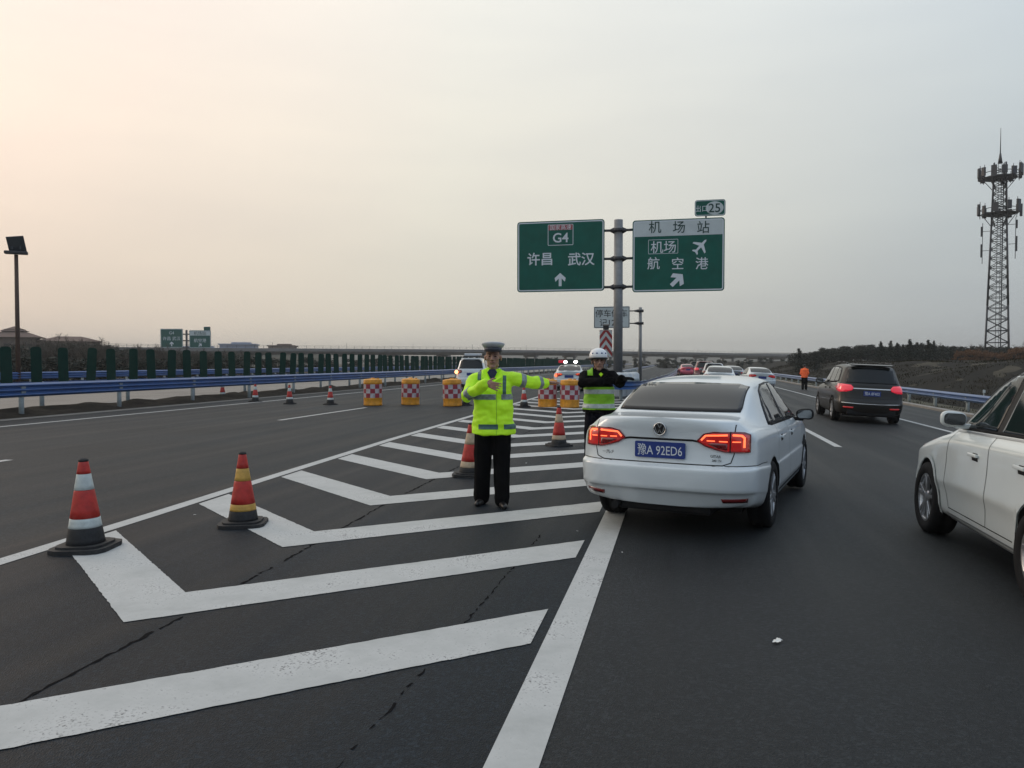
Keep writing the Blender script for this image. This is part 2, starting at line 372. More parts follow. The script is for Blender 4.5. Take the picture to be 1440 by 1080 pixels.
sheet('far_road', [-36.5, -28, -20.8], YS, lambda x, y: -.02, M['pale_glare_road'])
def soilz(x, y):
    t = (x+20.9)/2.75; t = max(0, min(1, t))
    return -.05+math.sin(t*math.pi)*(.10+.22*(noise.noise(Vector((x*1.3, y*.8, 5)))+.5)+.06*noise.noise(Vector((x*4, y*3, 2))))
sheet('median_soil', [-20.9+.25*k for k in range(0, 12)], [-10+.5*k for k in range(0, 200)]+[95, 110, 140, 200, 400], soilz, M['soil'])
sheet('verge', [10.75, 11.2, 11.7, 12.3, 13.0], [-20+1.5*k for k in range(80)]+[120, 200, 400], lambda x, y: gz(x)+.02+.05*noise.noise(Vector((x*2, y, 1))), M['grass'])
bm = B(); sweep(bm, [Vector((10.7, y, gz(10.7))) for y in (-20, 40, 100, 300, 600)], [(-.12, -.2), (-.12, .10), (.08, .12), (.12, .10), (.12, -.2)])
tag(obj('kerb', bm, M['kerb']), kind='structure')
# dry grass and weeds over the right bank and verge
rg = random.Random(5); bm = B()
for i in range(70000):
    if i < 62000: y = 12+150*rg.random()**1.5; x = 13.3+26*rg.random()**1.1; z = bankz(x, y)+.02; s = rg.uniform(.03, .10)*(1+y/60)
    else: y = 12+90*rg.random()**1.5; x = rg.uniform(10.95, 13.2); z = (gz(x) if x < 12.6 else bankz(x, y)); s = rg.uniform(.05, .16)
    if noise.noise(Vector((x*.35, y*.2, 9))) < -.12: continue
    a = rg.uniform(0, 6.28); c, d = math.cos(a)*s*.16, math.sin(a)*s*.16
    bm.faces.new((bm.verts.new((x-c, y-d, z-.03)), bm.verts.new((x+c, y+d, z-.03)), bm.verts.new((x+rg.gauss(0, .35)*s, y+rg.gauss(0, .3)*s, z+s*rg.uniform(.5, 1)))))
tag(obj('dry_grass', bm, mat('dry_grass_blades', (.020, .0175, .009), .95, var=.5, vscale=.6, spec=.05)), kind='stuff')
bm = B(); strip(bm, [(-18.0, y, 0) for y in (-20, 40, 100, 300, 600)], .55, .012)
tag(obj('shoulder_strip', bm, mat('shoulder_concrete', (.10, .10, .095), .8, var=.25, vscale=3)), kind='structure')

# painted markings
bm = B()
strip(bm, [(-.63, y, 0) for y in (-3, 10, 20)]+[(-.60, 27, 0), (-.3, 34, 0), (0.6, 48, 0), (1.2, 80, 0), (1.4, 260, 0)], .215, .004)      # solid right line of the gore
LL = [(-5.28, -3), (-5.28, 5), (-5.36, 7), (-5.52, 10), (-5.62, 12.2), (-5.76, 15), (-5.86, 19), (-5.96, 23), (-6.08, 29), (-6.2, 35), (-6.4, 48), (-6.7, 90), (-7, 260)]
def llx(y): return float(np.interp(y, [p[1] for p in LL], [p[0] for p in LL]))
strip(bm, [(x, y, 0) for x, y in LL], .17, .004)
strip(bm, [(-16.3, y, 0) for y in (-10, 20, 50, 100, 300)], .16, .004)
for y0 in (10.15-15, 4.5, 19.2, 34.2, 49.2, 64.2, 79.2, 94.2, 109.2): strip(bm, [(-10.65, y0, 0), (-10.65, y0+6, 0)], .15, .004)
for y0 in (1.4-15, 16.3, 31.3, 46.3, 61.3, 76.3, 91.3, 106.3, 121.3): strip(bm, [(3.16, y0, 0), (3.16, y0+6, 0)], .15, .004)
strip(bm, [(7.2, y, 0) for y in (-10, 20, 60, 120, 300)], .16, .004)
strip(bm, [(-21.9, y, 0) for y in (-10, 60, 120, 300)], .15, .0)
tag(obj('lane_lines', bm, M['marking']), kind='structure')
bm = B()
for k in range(-1, 15):                     # chevrons of the painted gore
    vy = 4.07+1.955*k; vx = -3.31-.008*k; dy = .62; s = .850
    xr = -.80 if vy < 26 else -.74
    xl_o = None
    for (off, store) in ((0, 'o'), (dy, 'i')):
        yy = vy+off
        x = vx
        for it in range(12):
            x = llx(yy+(vx-x)*s)+.14
        if store == 'o': xo = x
        else: xi = x
    j = lambda: random.uniform(-.006, .006)
    pr_o = (xr+j(), vy+(xr-vx)*s); pr_i = (xr+j(), vy+dy+(xr-vx)*s)
    vo = (vx+j(), vy+j()); vi = (vx-.01+j(), vy+dy+j()); po = (xo, vy+(vx-xo)*s); pi_ = (xi, vy+dy+(vx-xi)*s)
    for A_, B_, C_, D_ in ((po, vo, vi, pi_), (vo, pr_o, pr_i, vi)):      # two arms, with slightly ragged paint edges
        n_ = 60 if k < 6 else 12; prev = None
        for i_ in range(n_+1):
            t_ = i_/n_; e = .005 if 0 < i_ < n_ else 0
            a_ = bm.verts.new((A_[0]+(B_[0]-A_[0])*t_, A_[1]+(B_[1]-A_[1])*t_+random.gauss(0, e*.55), .0045)); b_ = bm.verts.new((D_[0]+(C_[0]-D_[0])*t_, D_[1]+(C_[1]-D_[1])*t_+random.gauss(0, e*.55), .0045))
            if prev: bm.faces.new((prev[0], a_, b_, prev[1]))
            prev = (a_, b_)
tag(obj('gore_chevrons', bm, M['marking']), kind='structure')
# tar seams
bm = B()
def crack(pts, w, seed, gap=.04):
    rnd = random.Random(seed); P = []
    for (a, b) in zip(pts, pts[1:]):
        n = max(2, int((Vector(b)-Vector(a)).length/.045))
        for k in range(n):
            t = k/n; P.append((a[0]+(b[0]-a[0])*t+rnd.uniform(-.011, .011), a[1]+(b[1]-a[1])*t, 0))
    prev = None
    for p in P:
        ww = w*rnd.uniform(.2, 1.25); cur = (bm.verts.new((p[0]-ww/2, p[1], gz(p[0])+.0025)), bm.verts.new((p[0]+ww/2, p[1], gz(p[0])+.0025)))
        if prev and rnd.random() > gap: bm.faces.new((prev[0], prev[1], cur[1], cur[0]))
        prev = cur
crack([(-3.0, 2.0), (-3.03, 4.24), (-3.1, 6.0), (-3.2, 8.1), (-3.3, 14), (-3.4, 26)], .026, 1, .14)
crack([(-1.31, 2.6), (-1.28, 3.5), (-1.25, 5.2), (-1.22, 7.0)], .014, 2, .35)
tag(obj('tar_seams', bm, mat('tar', (.007, .007, .008), .95, spec=.05)), kind='structure')

# litter
def litter(px, py, s, label, seed):
    rnd = random.Random(seed); bm = B(); g = {}
    for i in range(6):
        for j in range(4):
            g[i, j] = bm.verts.new(((i-2.5)*s*.35+rnd.uniform(-.1, .1)*s, (j-1.5)*s*.3+rnd.uniform(-.1, .1)*s, .008+abs(rnd.gauss(0, .22))*s))
    for i in range(5):
        for j in range(3): bm.faces.new((g[i, j], g[i+1, j], g[i+1, j+1], g[i, j+1]))
    o = obj('paper_scrap', bm, M['paper']); o.location = G(px, py); o.rotation_euler = (0, 0, rnd.uniform(0, 3))
    tag(o, label, 'litter', 'scraps of white litter on the asphalt')
litter(1093, 904, .034, 'crumpled white paper scrap on the dark lane between the two white cars', 3)
litter(274, 725, .014, 'tiny white scrap on the gore between the two nearest cones', 4)
litter(740, 652, .016, 'tiny white scrap on the asphalt right of the hi-vis officer', 5)
litter(812, 748, .010, 'tiny white speck of litter near the left rear wheel of the white sedan', 6)
litter(875, 778, .010, 'tiny white speck of litter beside the thick solid line in front of the camera', 7)
# ------------------------------------------------------------------ guard rails
def beam_profile(h, depth=.08, waves=2):
    f = []; n = waves*8
    for i in range(n+1):
        t = i/n; f.append((-depth/2*math.cos(t*waves*2*math.pi)-.03, t*h))
    b = [(a+.012, z) for a, z in f[::-1]]
    return f+b
def guard_rail(label, path, zf, ztop, h, waves, posts, side, post_h, blk, name='guard_rail'):
    root = thing(name, label, 'guard rail', (path[0][0], path[0][1], 0))
    inv = Matrix.Translation((-path[0][0], -path[0][1], 0))
    bm = B(); P = [Vector((x, y, zf(x)+ztop-h)) for x, y in path]
    sweep(bm, P, [(side*a, b) for a, b in beam_profile(h, .08, waves)], smooth=True); bm.transform(inv)
    obj('beam', bm, M['rail_blue'], root, smooth=False)
    proto = None
    for (x, y, nx, ny) in posts:
        bm_ = None
        if proto is None:
            bm_ = B(); cyl(bm_, (0, 0, -.3), (0, 0, post_h), .07, .07, 14); cyl(bm_, (0, 0, post_h), (0, 0, post_h+.03), .075, .05, 14)
            box(bm_, (blk*.45, 0, post_h-.18), (abs(blk)*.7, .16, .26), bev=.01)
            proto = obj('post', bm_, M['rail_post'], root); o = proto
        else:
            o = proto.copy(); COL.objects.link(o); o.parent = root
        o.location = (x-path[0][0], y-path[0][1], zf(x)); o.rotation_euler = (0, 0, math.atan2(ny, nx))
    return root
pl = [(-18.75, -6), (-18.75, 12), (-18.8, 20), (-18.6, 30), (-18.45, 45), (-18.3, 70), (-18.2, 110), (-18.2, 180), (-18.2, 320)]
plx = lambda y: float(np.interp(y, [p[1] for p in pl], [p[0] for p in pl]))
posts = [(plx(y)-.12, y, 1, 0) for y in [3.1+4*k for k in range(60)]]
guard_rail('blue corrugated guard rail along the left edge of the main road, under the green panels', pl, lambda x: 0, .985, .42, 3, posts, 1, .95, .12)
pl2 = [(-20.35, y) for y in (-6, 40, 100, 200, 320)]
guard_rail('blue guard rail on the far side of the median, behind the green panels', pl2, lambda x: 0, .97, .42, 3, [(-20.2, y, -1, 0) for y in [1.2+4*k for k in range(60)]], -1, .93, .12)
pl3 = [(-36.8, y) for y in (-20, 60, 130, 200, 320)]
guard_rail('distant blue guard rail beyond the pale opposite carriageway', pl3, lambda x: 0, 1.02, .42, 3, [(-36.95, y, 1, 0) for y in [10+4*k for k in range(60)]], 1, .95, .12)
pr = [(11.75, -10), (11.75, 35), (11.6, 50), (10.9, 75), (10.7, 120), (10.7, 300)]
prx = lambda y: float(np.interp(y, [p[1] for p in pr], [p[0] for p in pr]))
guard_rail('blue guard rail along the right edge of the ramp, in front of the dark bank', pr, lambda x: gz(x), .76, .33, 2, [(prx(y)+.13, y, -1, 0) for y in [3.3+4*k for k in range(60)]], -1, .72, .12)
pn = [(0.25, 240), (0.2, 150), (0.0, 90), (-.1, 74), (-.6, 52), (-1.15, 40), (-1.35, 35), (-1.5, 33.4), (-1.8, 32.5), (-2.3, 32.15), (-2.8, 32.4), (-3.15, 33.3), (-3.4, 35), (-4.3, 46), (-5.2, 75), (-5.9, 150), (-6, 240)]
pp = []
for k in range(18):
    y = 36+4*k; xr = float(np.interp(y, [36, 52, 74, 90, 150], [-1.3, -.6, -.1, 0, .2])); xl = float(np.interp(y, [35, 46, 75, 150], [-3.4, -4.3, -5.2, -5.9]))
    pp += [(xr-.14, y, 1, 0), (xl+.14, y, -1, 0)]
pp += [(-1.75, 33.0, .6, -.8), (-2.3, 32.5, 0, -1), (-2.85, 32.95, -.6, -.8), (-1.5, 34.4, 1, -.2), (-3.15, 34.6, -1, -.2)]
guard_rail('blue guard rail bent round the nose of the gore, behind the helmeted officer', pn, lambda x: 0, .78, .33, 2, pp, 1, .74, .12)

# ------------------------------------------------------------------ anti-glare boards on the median
def make_board():
    r = thing('antiglare_board', 'dark green upright anti-glare board standing in the row on the left median', 'anti-glare board', group='green anti-glare boards along the median')
    pts = rrect(.30, 1.18, .09, 4, 0, 1.49)
    bm = B(); prism(bm, pts, .035, Matrix.Translation((0, -.0175, 0)))
    for z in (1.15, 1.45, 1.75): box(bm, (0, -.02, z), (.22, .012, .02))
    obj('panel', bm, M['panel_green'], r)
    bm = B(); box(bm, (0, .03, .85), (.07, .03, .34)); box(bm, (0, .03, 1.0), (.16, .05, .04))
    obj('bracket', bm, M['rail_post'], r); return r
b0 = None
for k in range(205):
    y = 18.25+1.085*k; x = -19.62+.35*min(1, max(0, (y-40)/60))
    if b0 is None: o = b0 = make_board()
    else: o = copy_tree(b0)
    o.location = (x, y, random.uniform(-.02, .02)); o.rotation_euler = (random.gauss(0, .02), random.gauss(0, .03), R_(22)+random.gauss(0, .13))

# ------------------------------------------------------------------ signs
ROTX = Matrix.Identity(4)
def panel_obj(name, parent, c, w, h, r, m, t=.05, y=0.):
    bm = B(); prism(bm, rrect(w, h, r, 6, c[0], c[1]), t, Matrix.Translation((0, y, 0))); return obj(name, bm, m, parent)
def ring(name, parent, c, w, h, r, lw, m, y, t=.004):
    a = rrect(w, h, r, 6, c[0], c[1]); b = rrect(w-2*lw, h-2*lw, max(.005, r-lw), 6, c[0], c[1])
    bm = B(); n = len(a)
    A = [bm.verts.new((x, y, z)) for x, z in a]; Bv = [bm.verts.new((x, y, z)) for x, z in b]
    for i in range(n): bm.faces.new((A[i], A[(i+1) % n], Bv[(i+1) % n], Bv[i]))
    r_ = bmesh.ops.extrude_face_region(bm, geom=bm.faces[:]); 
    for v in [g for g in r_['geom'] if isinstance(g, bmesh.types.BMVert)]: v.co.y += t
    bmesh.ops.recalc_face_normals(bm, faces=bm.faces[:])
    return obj(name, bm, m, parent)
UPARROW = [(-.11, -.5), (.11, -.5), (.11, .08), (.36, -.16), (.42, .12), (0, .5), (-.42, .12), (-.36, -.16), (-.11, .08)]
PLANE = [(0, .5), (.06, .42), (.075, .2), (.48, -.06), (.48, -.16), (.075, -.02), (.06, -.30), (.2, -.42), (.2, -.5), (0, -.44),
         (-.2, -.5), (-.2, -.42), (-.06, -.30), (-.075, -.02), (-.48, -.16), (-.48, -.06), (-.075, .2), (-.06, .42)]
def shape(name, parent, pts, c, s, ang, m, y, t=.006, sx=1.):
    ca, sa = math.cos(ang), math.sin(ang); P = [(c[0]+s*(x*sx*ca-z*sa), c[1]+s*(x*sx*sa+z*ca)) for x, z in pts]
    bm = B(); prism(bm, P, t, Matrix.Translation((0, y, 0))); return obj(name, bm, m, parent)
SY = 40.0
base = U(868.5, 509, SY); bx = base.x
sg = thing('road_sign', 'tall grey post carrying two big green direction panels and a small exit tab', 'road sign', (bx, SY, 0))
def SP(px, py, yy=SY): p = U(px, py, yy); return (p.x-bx, p.z)
k_ = (U(900, 400, SY)-U(850, 400, SY)).x/50
ztop = SP(868.5, 308)[1]
bm = B(); cyl(bm, (0, .25, 0), (0, .25, ztop), .245, .225, 28); cyl(bm, (0, .25, 0), (0, .25, .05), .42, .42, 24)
for a in range(8): box(bm, (.3*math.cos(a*.785), .25+.3*math.sin(a*.785), .12), (.14, .02, .22), Matrix.Rotation(a*.785, 3, 'Z'))
obj('pole', bm, M['steel'], sg, smooth=False)
for py in (323, 363, 403):
    z = SP(868, py)[1]; bm = B()
    for s in (-1, 1):
        cyl(bm, (s*.22, .25, z), (s*.42, .2, z), .17, .07, 14); cyl(bm, (s*.4, .2, z), (s*.8, .16, z), .065, .065, 10)
    cyl(bm, (0, .25, z-.09), (0, .25, z+.09), .28, .28, 24)
    obj('arm', bm, M['dark_steel'], sg)
# left panel
x0, z0 = SP(727, 411); x1, z1 = SP(850, 307.5); cl = ((x0+x1)/2, (z0+z1)/2); w, h = x1-x0, z1-z0
p = panel_obj('panel', sg, cl, w, h, .16, M['sign_green'], .06, .06); tag(p, 'left green panel reading G4')
ring('border', p, cl, w-.10, h-.10, .13, .055, M['ink_white'], .056)
dark = M['ink_white']
text(p, '许昌', 19.5*k_, (SP(759.5, 364)[0], .055, SP(759.5, 364)[1]), dark, bold=.009)
text(p, '武汉', 19.5*k_, (SP(817, 364)[0], .055, SP(817, 364)[1]), dark, bold=.009)
text(p, 'G4', 19*k_, (SP(788, 334)[0], .055, SP(788, 334)[1]), dark, bold=.009)
ring('shield_outline', p, SP(788, 330), 37*k_, 30*k_, .05, .028, dark, .055)
rl = panel_obj('red_strip', p, SP(788, 319.5), 35*k_, 7.5*k_, .03, M['sign_red'], .01, .053)
text(rl, '国家高速', 8*k_, (SP(788, 319.5)[0], .048, SP(788, 319.5)[1]), dark)
shape('arrow', p, UPARROW, SP(787.5, 393), 19*k_, 0, dark, .055)
bm = B()
for s in (-.3, .3): box(bm, (cl[0], .15, cl[1]+s*h), (w*.9, .06, .08))
box(bm, (cl[0]-w*.3, .19, cl[1]), (.08, .04, h*.9)); box(bm, (cl[0]+w*.3, .19, cl[1]), (.08, .04, h*.9)); obj('back_frame', bm, M['dark_steel'], p)
# right panel
x0, z0 = SP(889, 411); x1, z1 = SP(1019.5, 305); cr_ = ((x0+x1)/2, (z0+z1)/2); w, h = x1-x0, z1-z0
p = panel_obj('panel', sg, cr_, w, h, .16, M['sign_green'], .06, .06); tag(p, 'right green panel with a white header band')
ring('border', p, cr_, w-.10, h-.10, .13, .055, M['ink_white'], .054)
zb = SP(955, 331)[1]
hb = panel_obj('header_band', p, (cr_[0], (z1-.07+zb)/2), w-.17, z1-.07-zb, .05, M['sign_white'], .01, .0555)
ig = mat('dark_green_lettering', (.003, .035, .03), .5)
for ch, px in (('机', 921), ('场', 955), ('站', 989)): text(hb, ch, 18*k_, (SP(px, 319)[0], .05, SP(px, 319)[1]), ig, bold=.003)
text(p, '机场', 18*k_, (SP(933, 347)[0], .055, SP(933, 347)[1]), dark, bold=.003)
ring('name_outline', p, SP(932.5, 346.5), 41*k_, 20*k_, .03, .02, dark, .055)
shape('aircraft_symbol', p, PLANE, SP(985, 346), 24*k_, R_(-42), dark, .055, sx=.95)
for ch, px in (('航', 919), ('空', 953), ('港', 987)): text(p, ch, 18*k_, (SP(px, 370)[0], .055, SP(px, 370)[1]), dark, bold=.003)
shape('arrow', p, UPARROW, SP(952, 393.5), 22*k_, R_(-45), dark, .055, sx=1.15)
bm = B()
for s in (-.3, .3): box(bm, (cr_[0], .15, cr_[1]+s*h), (w*.9, .06, .08))
box(bm, (cr_[0]-w*.3, .19, cr_[1]), (.08, .04, h*.9)); box(bm, (cr_[0]+w*.3, .19, cr_[1]+.25), (.08, .04, h*.9+.5)); obj('back_frame', bm, M['dark_steel'], p)
x0, z0 = SP(977, 304); x1, z1 = SP(1020.5, 279.5); ct = ((x0+x1)/2, (z0+z1)/2)
t_ = panel_obj('exit_tab', sg, ct, x1-x0, z1-z0, .13, M['sign_green'], .06, .061)
ring('border', t_, ct, x1-x0-.05, z1-z0-.05, .12, .03, M['ink_white'], .056)
text(t_, '出口', 9.5*k_, (SP(986.5, 293)[0], .055, SP(986.5, 293)[1]), dark)
bm = B(); c = SP(1005, 292); prism(bm, [(c[0]+12*k_*math.cos(a*math.pi/16), c[1]+9*k_*math.sin(a*math.pi/16)) for a in range(32)], .008, Matrix.Translation((0, .053, 0)))
e_ = obj('number_oval', bm, M['sign_white'], t_)
text(e_, '25', 17*k_, (c[0], .048, c[1]), ig, bold=.006)

# small white notice sign on its own post
Y2 = 52.0; b2_ = U(900, 509, Y2); k2 = (U(900, 400, Y2)-U(850, 400, Y2)).x/50
sm = thing('road_sign', 'small white rectangular notice sign on a thin grey post, behind the big green sign', 'road sign', (b2_.x, Y2, 0))
def S2(px, py): q = U(px, py, Y2); return (q.x-b2_.x, q.z)
zt = S2(900, 432)[1]
bm = B(); cyl(bm, (0, .15, 0), (0, .15, zt), .12, .10, 16); cyl(bm, (0, .15, 0), (0, .15, .04), .25, .25, 16); obj('pole', bm, M['steel'], sm)
for py in (437, 454.5):
    z = S2(895, py)[1]; bm = B(); cyl(bm, (-.95, .1, z), (-.1, .13, z), .04, .04, 10); cyl(bm, (-.4, .12, z), (-.1, .15, z), .05, .11, 12); cyl(bm, (0, .15, z-.07), (0, .15, z+.07), .16, .16, 16)
    cyl(bm, (.1, .15, z), (.22, .15, z), .1, .08, 10); obj('arm', bm, M['dark_steel'], sm)
x0, z0 = S2(835, 461.5); x1, z1 = S2(885.5, 430.5); c = ((x0+x1)/2, (z0+z1)/2)
p = panel_obj('panel', sm, c, x1-x0, z1-z0, .06, M['sign_white'], .05, .05); ring('border', p, c, x1-x0-.06, z1-z0-.06, .04, .035, M['ink_black'], .046)
text(p, '停车倒车', 11.5*k2, (c[0]-.02, .046, S2(860, 440.5)[1]), M['ink_black'], bold=.003); text(p, '记12分', 11.5*k2, (c[0]-.02, .046, S2(860, 453.5)[1]), M['ink_black'], bold=.003)

# red and white chevron marker board
Y3 = 41.5; b3 = U(852, 509, Y3); k3 = (U(900, 400, Y3)-U(850, 400, Y3)).x/50
cm = thing('chevron_marker', 'tall red and white chevron board with lamp box on top, left of the sign post', 'marker board', (b3.x, Y3, 0))
def S3(px, py): q = U(px, py, Y3); return (q.x-b3.x, q.z)
z0 = S3(852, 502)[1]; z1 = S3(852, 464)[1]; w = 18*k3; h = z1-z0
bm = B(); box(bm, (0, 0, (z0+z1)/2), (w, .03, h)); p = obj('board', bm, M['sign_white'], cm)
bm = B(); ah = h/3.2; sl = .42*w
for i in range(-1, 4):
    zz = z0+i*ah*1.0
    poly = [(-w/2, zz), (0, zz+sl*1.6), (w/2, zz), (w/2, zz+ah*.5), (0, zz+ah*.5+sl*1.6), (-w/2, zz+ah*.5)]
    tmp = B(); prism(tmp, poly, .004, Matrix.Translation((0, -.0195, 0)))
    for co, no in (((0, 0, z0+.02), (0, 0, -1)), ((0, 0, z1-.02), (0, 0, 1))):
        bmesh.ops.bisect_plane(tmp, geom=tmp.verts[:]+tmp.edges[:]+tmp.faces[:], plane_co=co, plane_no=no, clear_outer=True)
    me = bpy.data.meshes.new('t'); tmp.to_mesh(me); tmp.free(); bm.from_mesh(me); bpy.data.meshes.remove(me)
obj('chevrons', bm, M['sign_red'], p)
bm = B(); cyl(bm, (0, .06, 0), (0, .06, z1+.1), .045, .045, 12); obj('post', bm, M['steel'], cm)
bm = B(); box(bm, (0, 0, z1+.12), (.30, .14, .22), bev=.02); box(bm, (0, .0, z1+.27), (.36, .26, .03), Matrix.Rotation(R_(18), 3, 'X')); obj('lamp_box', bm, M['dark_steel'], cm)

# two far green signs on the left (seen across the opposite road)
far0 = D(262, 509, 150)
fs = thing('road_sign', 'far pair of green direction panels on one post, beyond the opposite road on the left', 'road sign', (far0.x, far0.y, 0), -PITCH*0+math.atan2(-far0.x, far0.y)*.45)
kf = 150/1080.
bm = B(); cyl(bm, (0, .3, -.3), (0, .3, (509-464)*kf+1.6), .22, .2, 12); obj('pole', bm, M['dark_steel'], fs)
for py in (470, 479, 489):
    bm = B(); cyl(bm, (-.8, .3, (509-py)*kf+1.6), (.8, .3, (509-py)*kf+1.6), .12, .12, 8); obj('arm', bm, M['dark_steel'], fs)
for (pa, pb, ya, yb, hd) in ((-35, -4.5, 462.5, 489, False), (4.5, 34, 464.5, 489.5, True)):
    x0, x1 = pa*kf, pb*kf; z0, z1 = (509-yb)*kf+1.6, (509-ya)*kf+1.6
    p = panel_obj('panel', fs, ((x0+x1)/2, (z0+z1)/2), x1-x0, z1-z0, .15, mat('far_sign_green', (.006, .085, .07), .45), .08, 0)
    ring('border', p, ((x0+x1)/2, (z0+z1)/2), x1-x0-.1, z1-z0-.1, .1, .07, M['ink_white'], -.006)
    if hd:
        panel_obj('header_band', p, ((x0+x1)/2, z1-.6), x1-x0-.3, .85, .05, M['sign_white'], .01, -.008)
        panel_obj('exit_tab', fs, (x1-.7, z1+.35), 1.25, .7, .1, mat('far_sign_green', (.006, .085, .07), .45), .08, 0)
        text(p, '机场站', .8, ((x0+x1)/2, -.02, z1-.6), ig); text(p, '航空港', .8, ((x0+x1)/2, -.01, z0+1.5), dark)
        shape('arrow', p, UPARROW, ((x0+x1)/2, z0+.6), .8, R_(-45), dark, -.01)
    else:
        text(p, '许昌 武汉', .8, ((x0+x1)/2, -.01, z0+1.8), dark); shape('arrow', p, UPARROW, ((x0+x1)/2, z0+.75), .9, 0, dark, -.01); text(p, 'G4', .8, ((x0+x1)/2, -.01, z1-.8), dark)

# solar lamp post at the left edge
lp = D(25.5, 509, 44); 
t = thing('lamp_post', 'tall thin brown post with a tilted solar panel and flat lamp head, far left edge', 'lamp post', (lp.x, lp.y, 0), R_(38))
kk = 44/1080.; zt = 1.6+(509-359)*kk
bm = B(); cyl(bm, (0, 0, -.3), (0, 0, zt), .13, .10, 16); cyl(bm, (0, 0, -.3), (0, 0, .3), .2, .2, 16); obj('pole', bm, M['rusty'], t)
bm = B(); box(bm, (0, 0, zt+.12), (1.15, .42, .18), bev=.06); obj('lamp_head', bm, M['dark_steel'], t)
bm = B(); box(bm, (.02, 0, zt+.60), (.86, .95, .05), Matrix.Rotation(R_(-8), 3, 'Y') @ Matrix.Rotation(R_(-62), 3, 'X'))
for s in (-.2, .2): cyl(bm, (s, 0, zt+.2), (s, .05, zt+.55), .03, .03, 8)
obj('solar_panel', bm, mat('solar_panel', (.035, .045, .055), .3), t)

# ------------------------------------------------------------------ telecom tower
tw = D(1401.5, 509, 150); kt = 150/1080.
t = thing('telecom_tower', 'tall dark steel lattice tower with antenna platforms near the top', 'tower', (tw.x, tw.y, 0), R_(-20)); t.scale = (1.18, 1.18, 1)
zz = lambda py: 1.6+(509-py)*kt
Ztop = zz(232); wB, wT = 1.75, .82
def hw(z): return np.interp(z, [0, zz(430), zz(310), Ztop], [wB, 1.45, 1.05, wT])
for (sx, sy) in ((-1, -1), (1, -1), (1, 1), (-1, 1)):
    bm = B(); zs = [0, zz(430), zz(310), Ztop]
    for a, b in zip(zs, zs[1:]): cyl(bm, (sx*hw(a), sy*hw(a), a), (sx*hw(b), sy*hw(b), b), .15, .13, 8)
    obj('leg', bm, M['dark_steel'], t)
bm = B(); z = .5; i = 0
while z < Ztop-1.0:
    hh = 1.9*hw(z)*.75; z2 = min(Ztop, z+hh); cs = [(-1, -1), (1, -1), (1, 1), (-1, 1)]
    for q in range(4):
        a, b = cs[q], cs[(q+1) % 4]; A0 = Vector((a[0]*hw(z), a[1]*hw(z), z)); B0 = Vector((b[0]*hw(z), b[1]*hw(z), z)); A1 = Vector((a[0]*hw(z2), a[1]*hw(z2), z2)); B1 = Vector((b[0]*hw(z2), b[1]*hw(z2), z2))
        cyl(bm, A0, B0, .07, .07, 5); cyl(bm, A0, B1, .06, .06, 5); cyl(bm, B0, A1, .06, .06, 5)
    z = z2; i += 1
obj('bracing', bm, M['dark_steel'], t)
bm = B()
for k in range(60): cyl(bm, (-.2, -.1, k*Ztop/60), (.2, -.1, k*Ztop/60), .025, .025, 4)
for s in (-.25, .25): cyl(bm, (s, -.1, 0), (s, -.1, Ztop), .04, .04, 5)
cyl(bm, (.5, .3, 0), (.5, .3, Ztop), .09, .09, 6); obj('ladder', bm, M['dark_steel'], t)
bm = B(); cyl(bm, (0, 0, Ztop), (0, 0, zz(218)), .35, .12, 8); cyl(bm, (0, 0, zz(222)), (0, 0, zz(183)), .09, .03, 8); obj('spire', bm, M['dark_steel'], t)
def platform(z, rad, n, h, seed):
    rnd = random.Random(seed); bm = B()
    for r_ in (rad, rad*.6):
        for rz_ in (z, z+.9):
            if r_ < rad and rz_ > z: continue
            for k in range(12):
                a, b = k*math.pi/6, (k+1)*math.pi/6; cyl(bm, (r_*math.cos(a), r_*math.sin(a), rz_), (r_*math.cos(b), r_*math.sin(b), rz_), .07, .07, 5)
    for k in range(12):
        a = k*math.pi/6; cyl(bm, (0, 0, z), (rad*math.cos(a), rad*math.sin(a), z), .05, .05, 4)
        if k % 2 == 0: cyl(bm, (hw(z-3)*math.cos(a), hw(z-3)*math.sin(a), z-2.4), (rad*.9*math.cos(a), rad*.9*math.sin(a), z), .06, .06, 5)
    lathe(bm, [(.3, z-.03), (rad*.9, z-.03), (rad*.9, z+.02), (.3, z+.02)], 24, smooth=False)
    obj('platform', bm, M['dark_steel'], t)
    for k in range(n):
        a = k*2*math.pi/n+rnd.uniform(-.1, .1); r_ = rad+.15; bm = B(); hh = h*rnd.uniform(.7, 1.15)
        zc = z+.6+rnd.uniform(-.2, .7); m_ = Matrix.Rotation(a, 3, 'Z')
        box(bm, m_ @ Vector((r_+.18, 0, zc)), (.32, rnd.choice((.5, .65, .8)), hh), m_, bev=.05); cyl(bm, m_ @ Vector((r_, 0, z-.6)), m_ @ Vector((r_, 0, zc+hh/2+.5)), .05, .05, 6)
        obj('antenna', bm, M['dark_steel'], t)
platform(zz(252), 2.75, 13, 2.0, 1); platform(zz(302), 2.7, 11, 2.1, 2); 
for (sx, py, hh) in ((-1, 325, 2.4), (-1, 352, 3.2), (1, 318, 2.0), (1, 345, 3.6)):
    z = zz(py); bm = B(); cyl(bm, (sx*hw(z), 0, z), (sx*2.3, 0, z), .05, .05, 5); cyl(bm, (sx*2.3, 0, z-hh*.8), (sx*2.3, 0, z+hh*.7), .05, .05, 5); box(bm, (sx*2.45, 0, z), (.25, .35, hh*.8), bev=.04); obj('antenna', bm, M['dark_steel'], t)

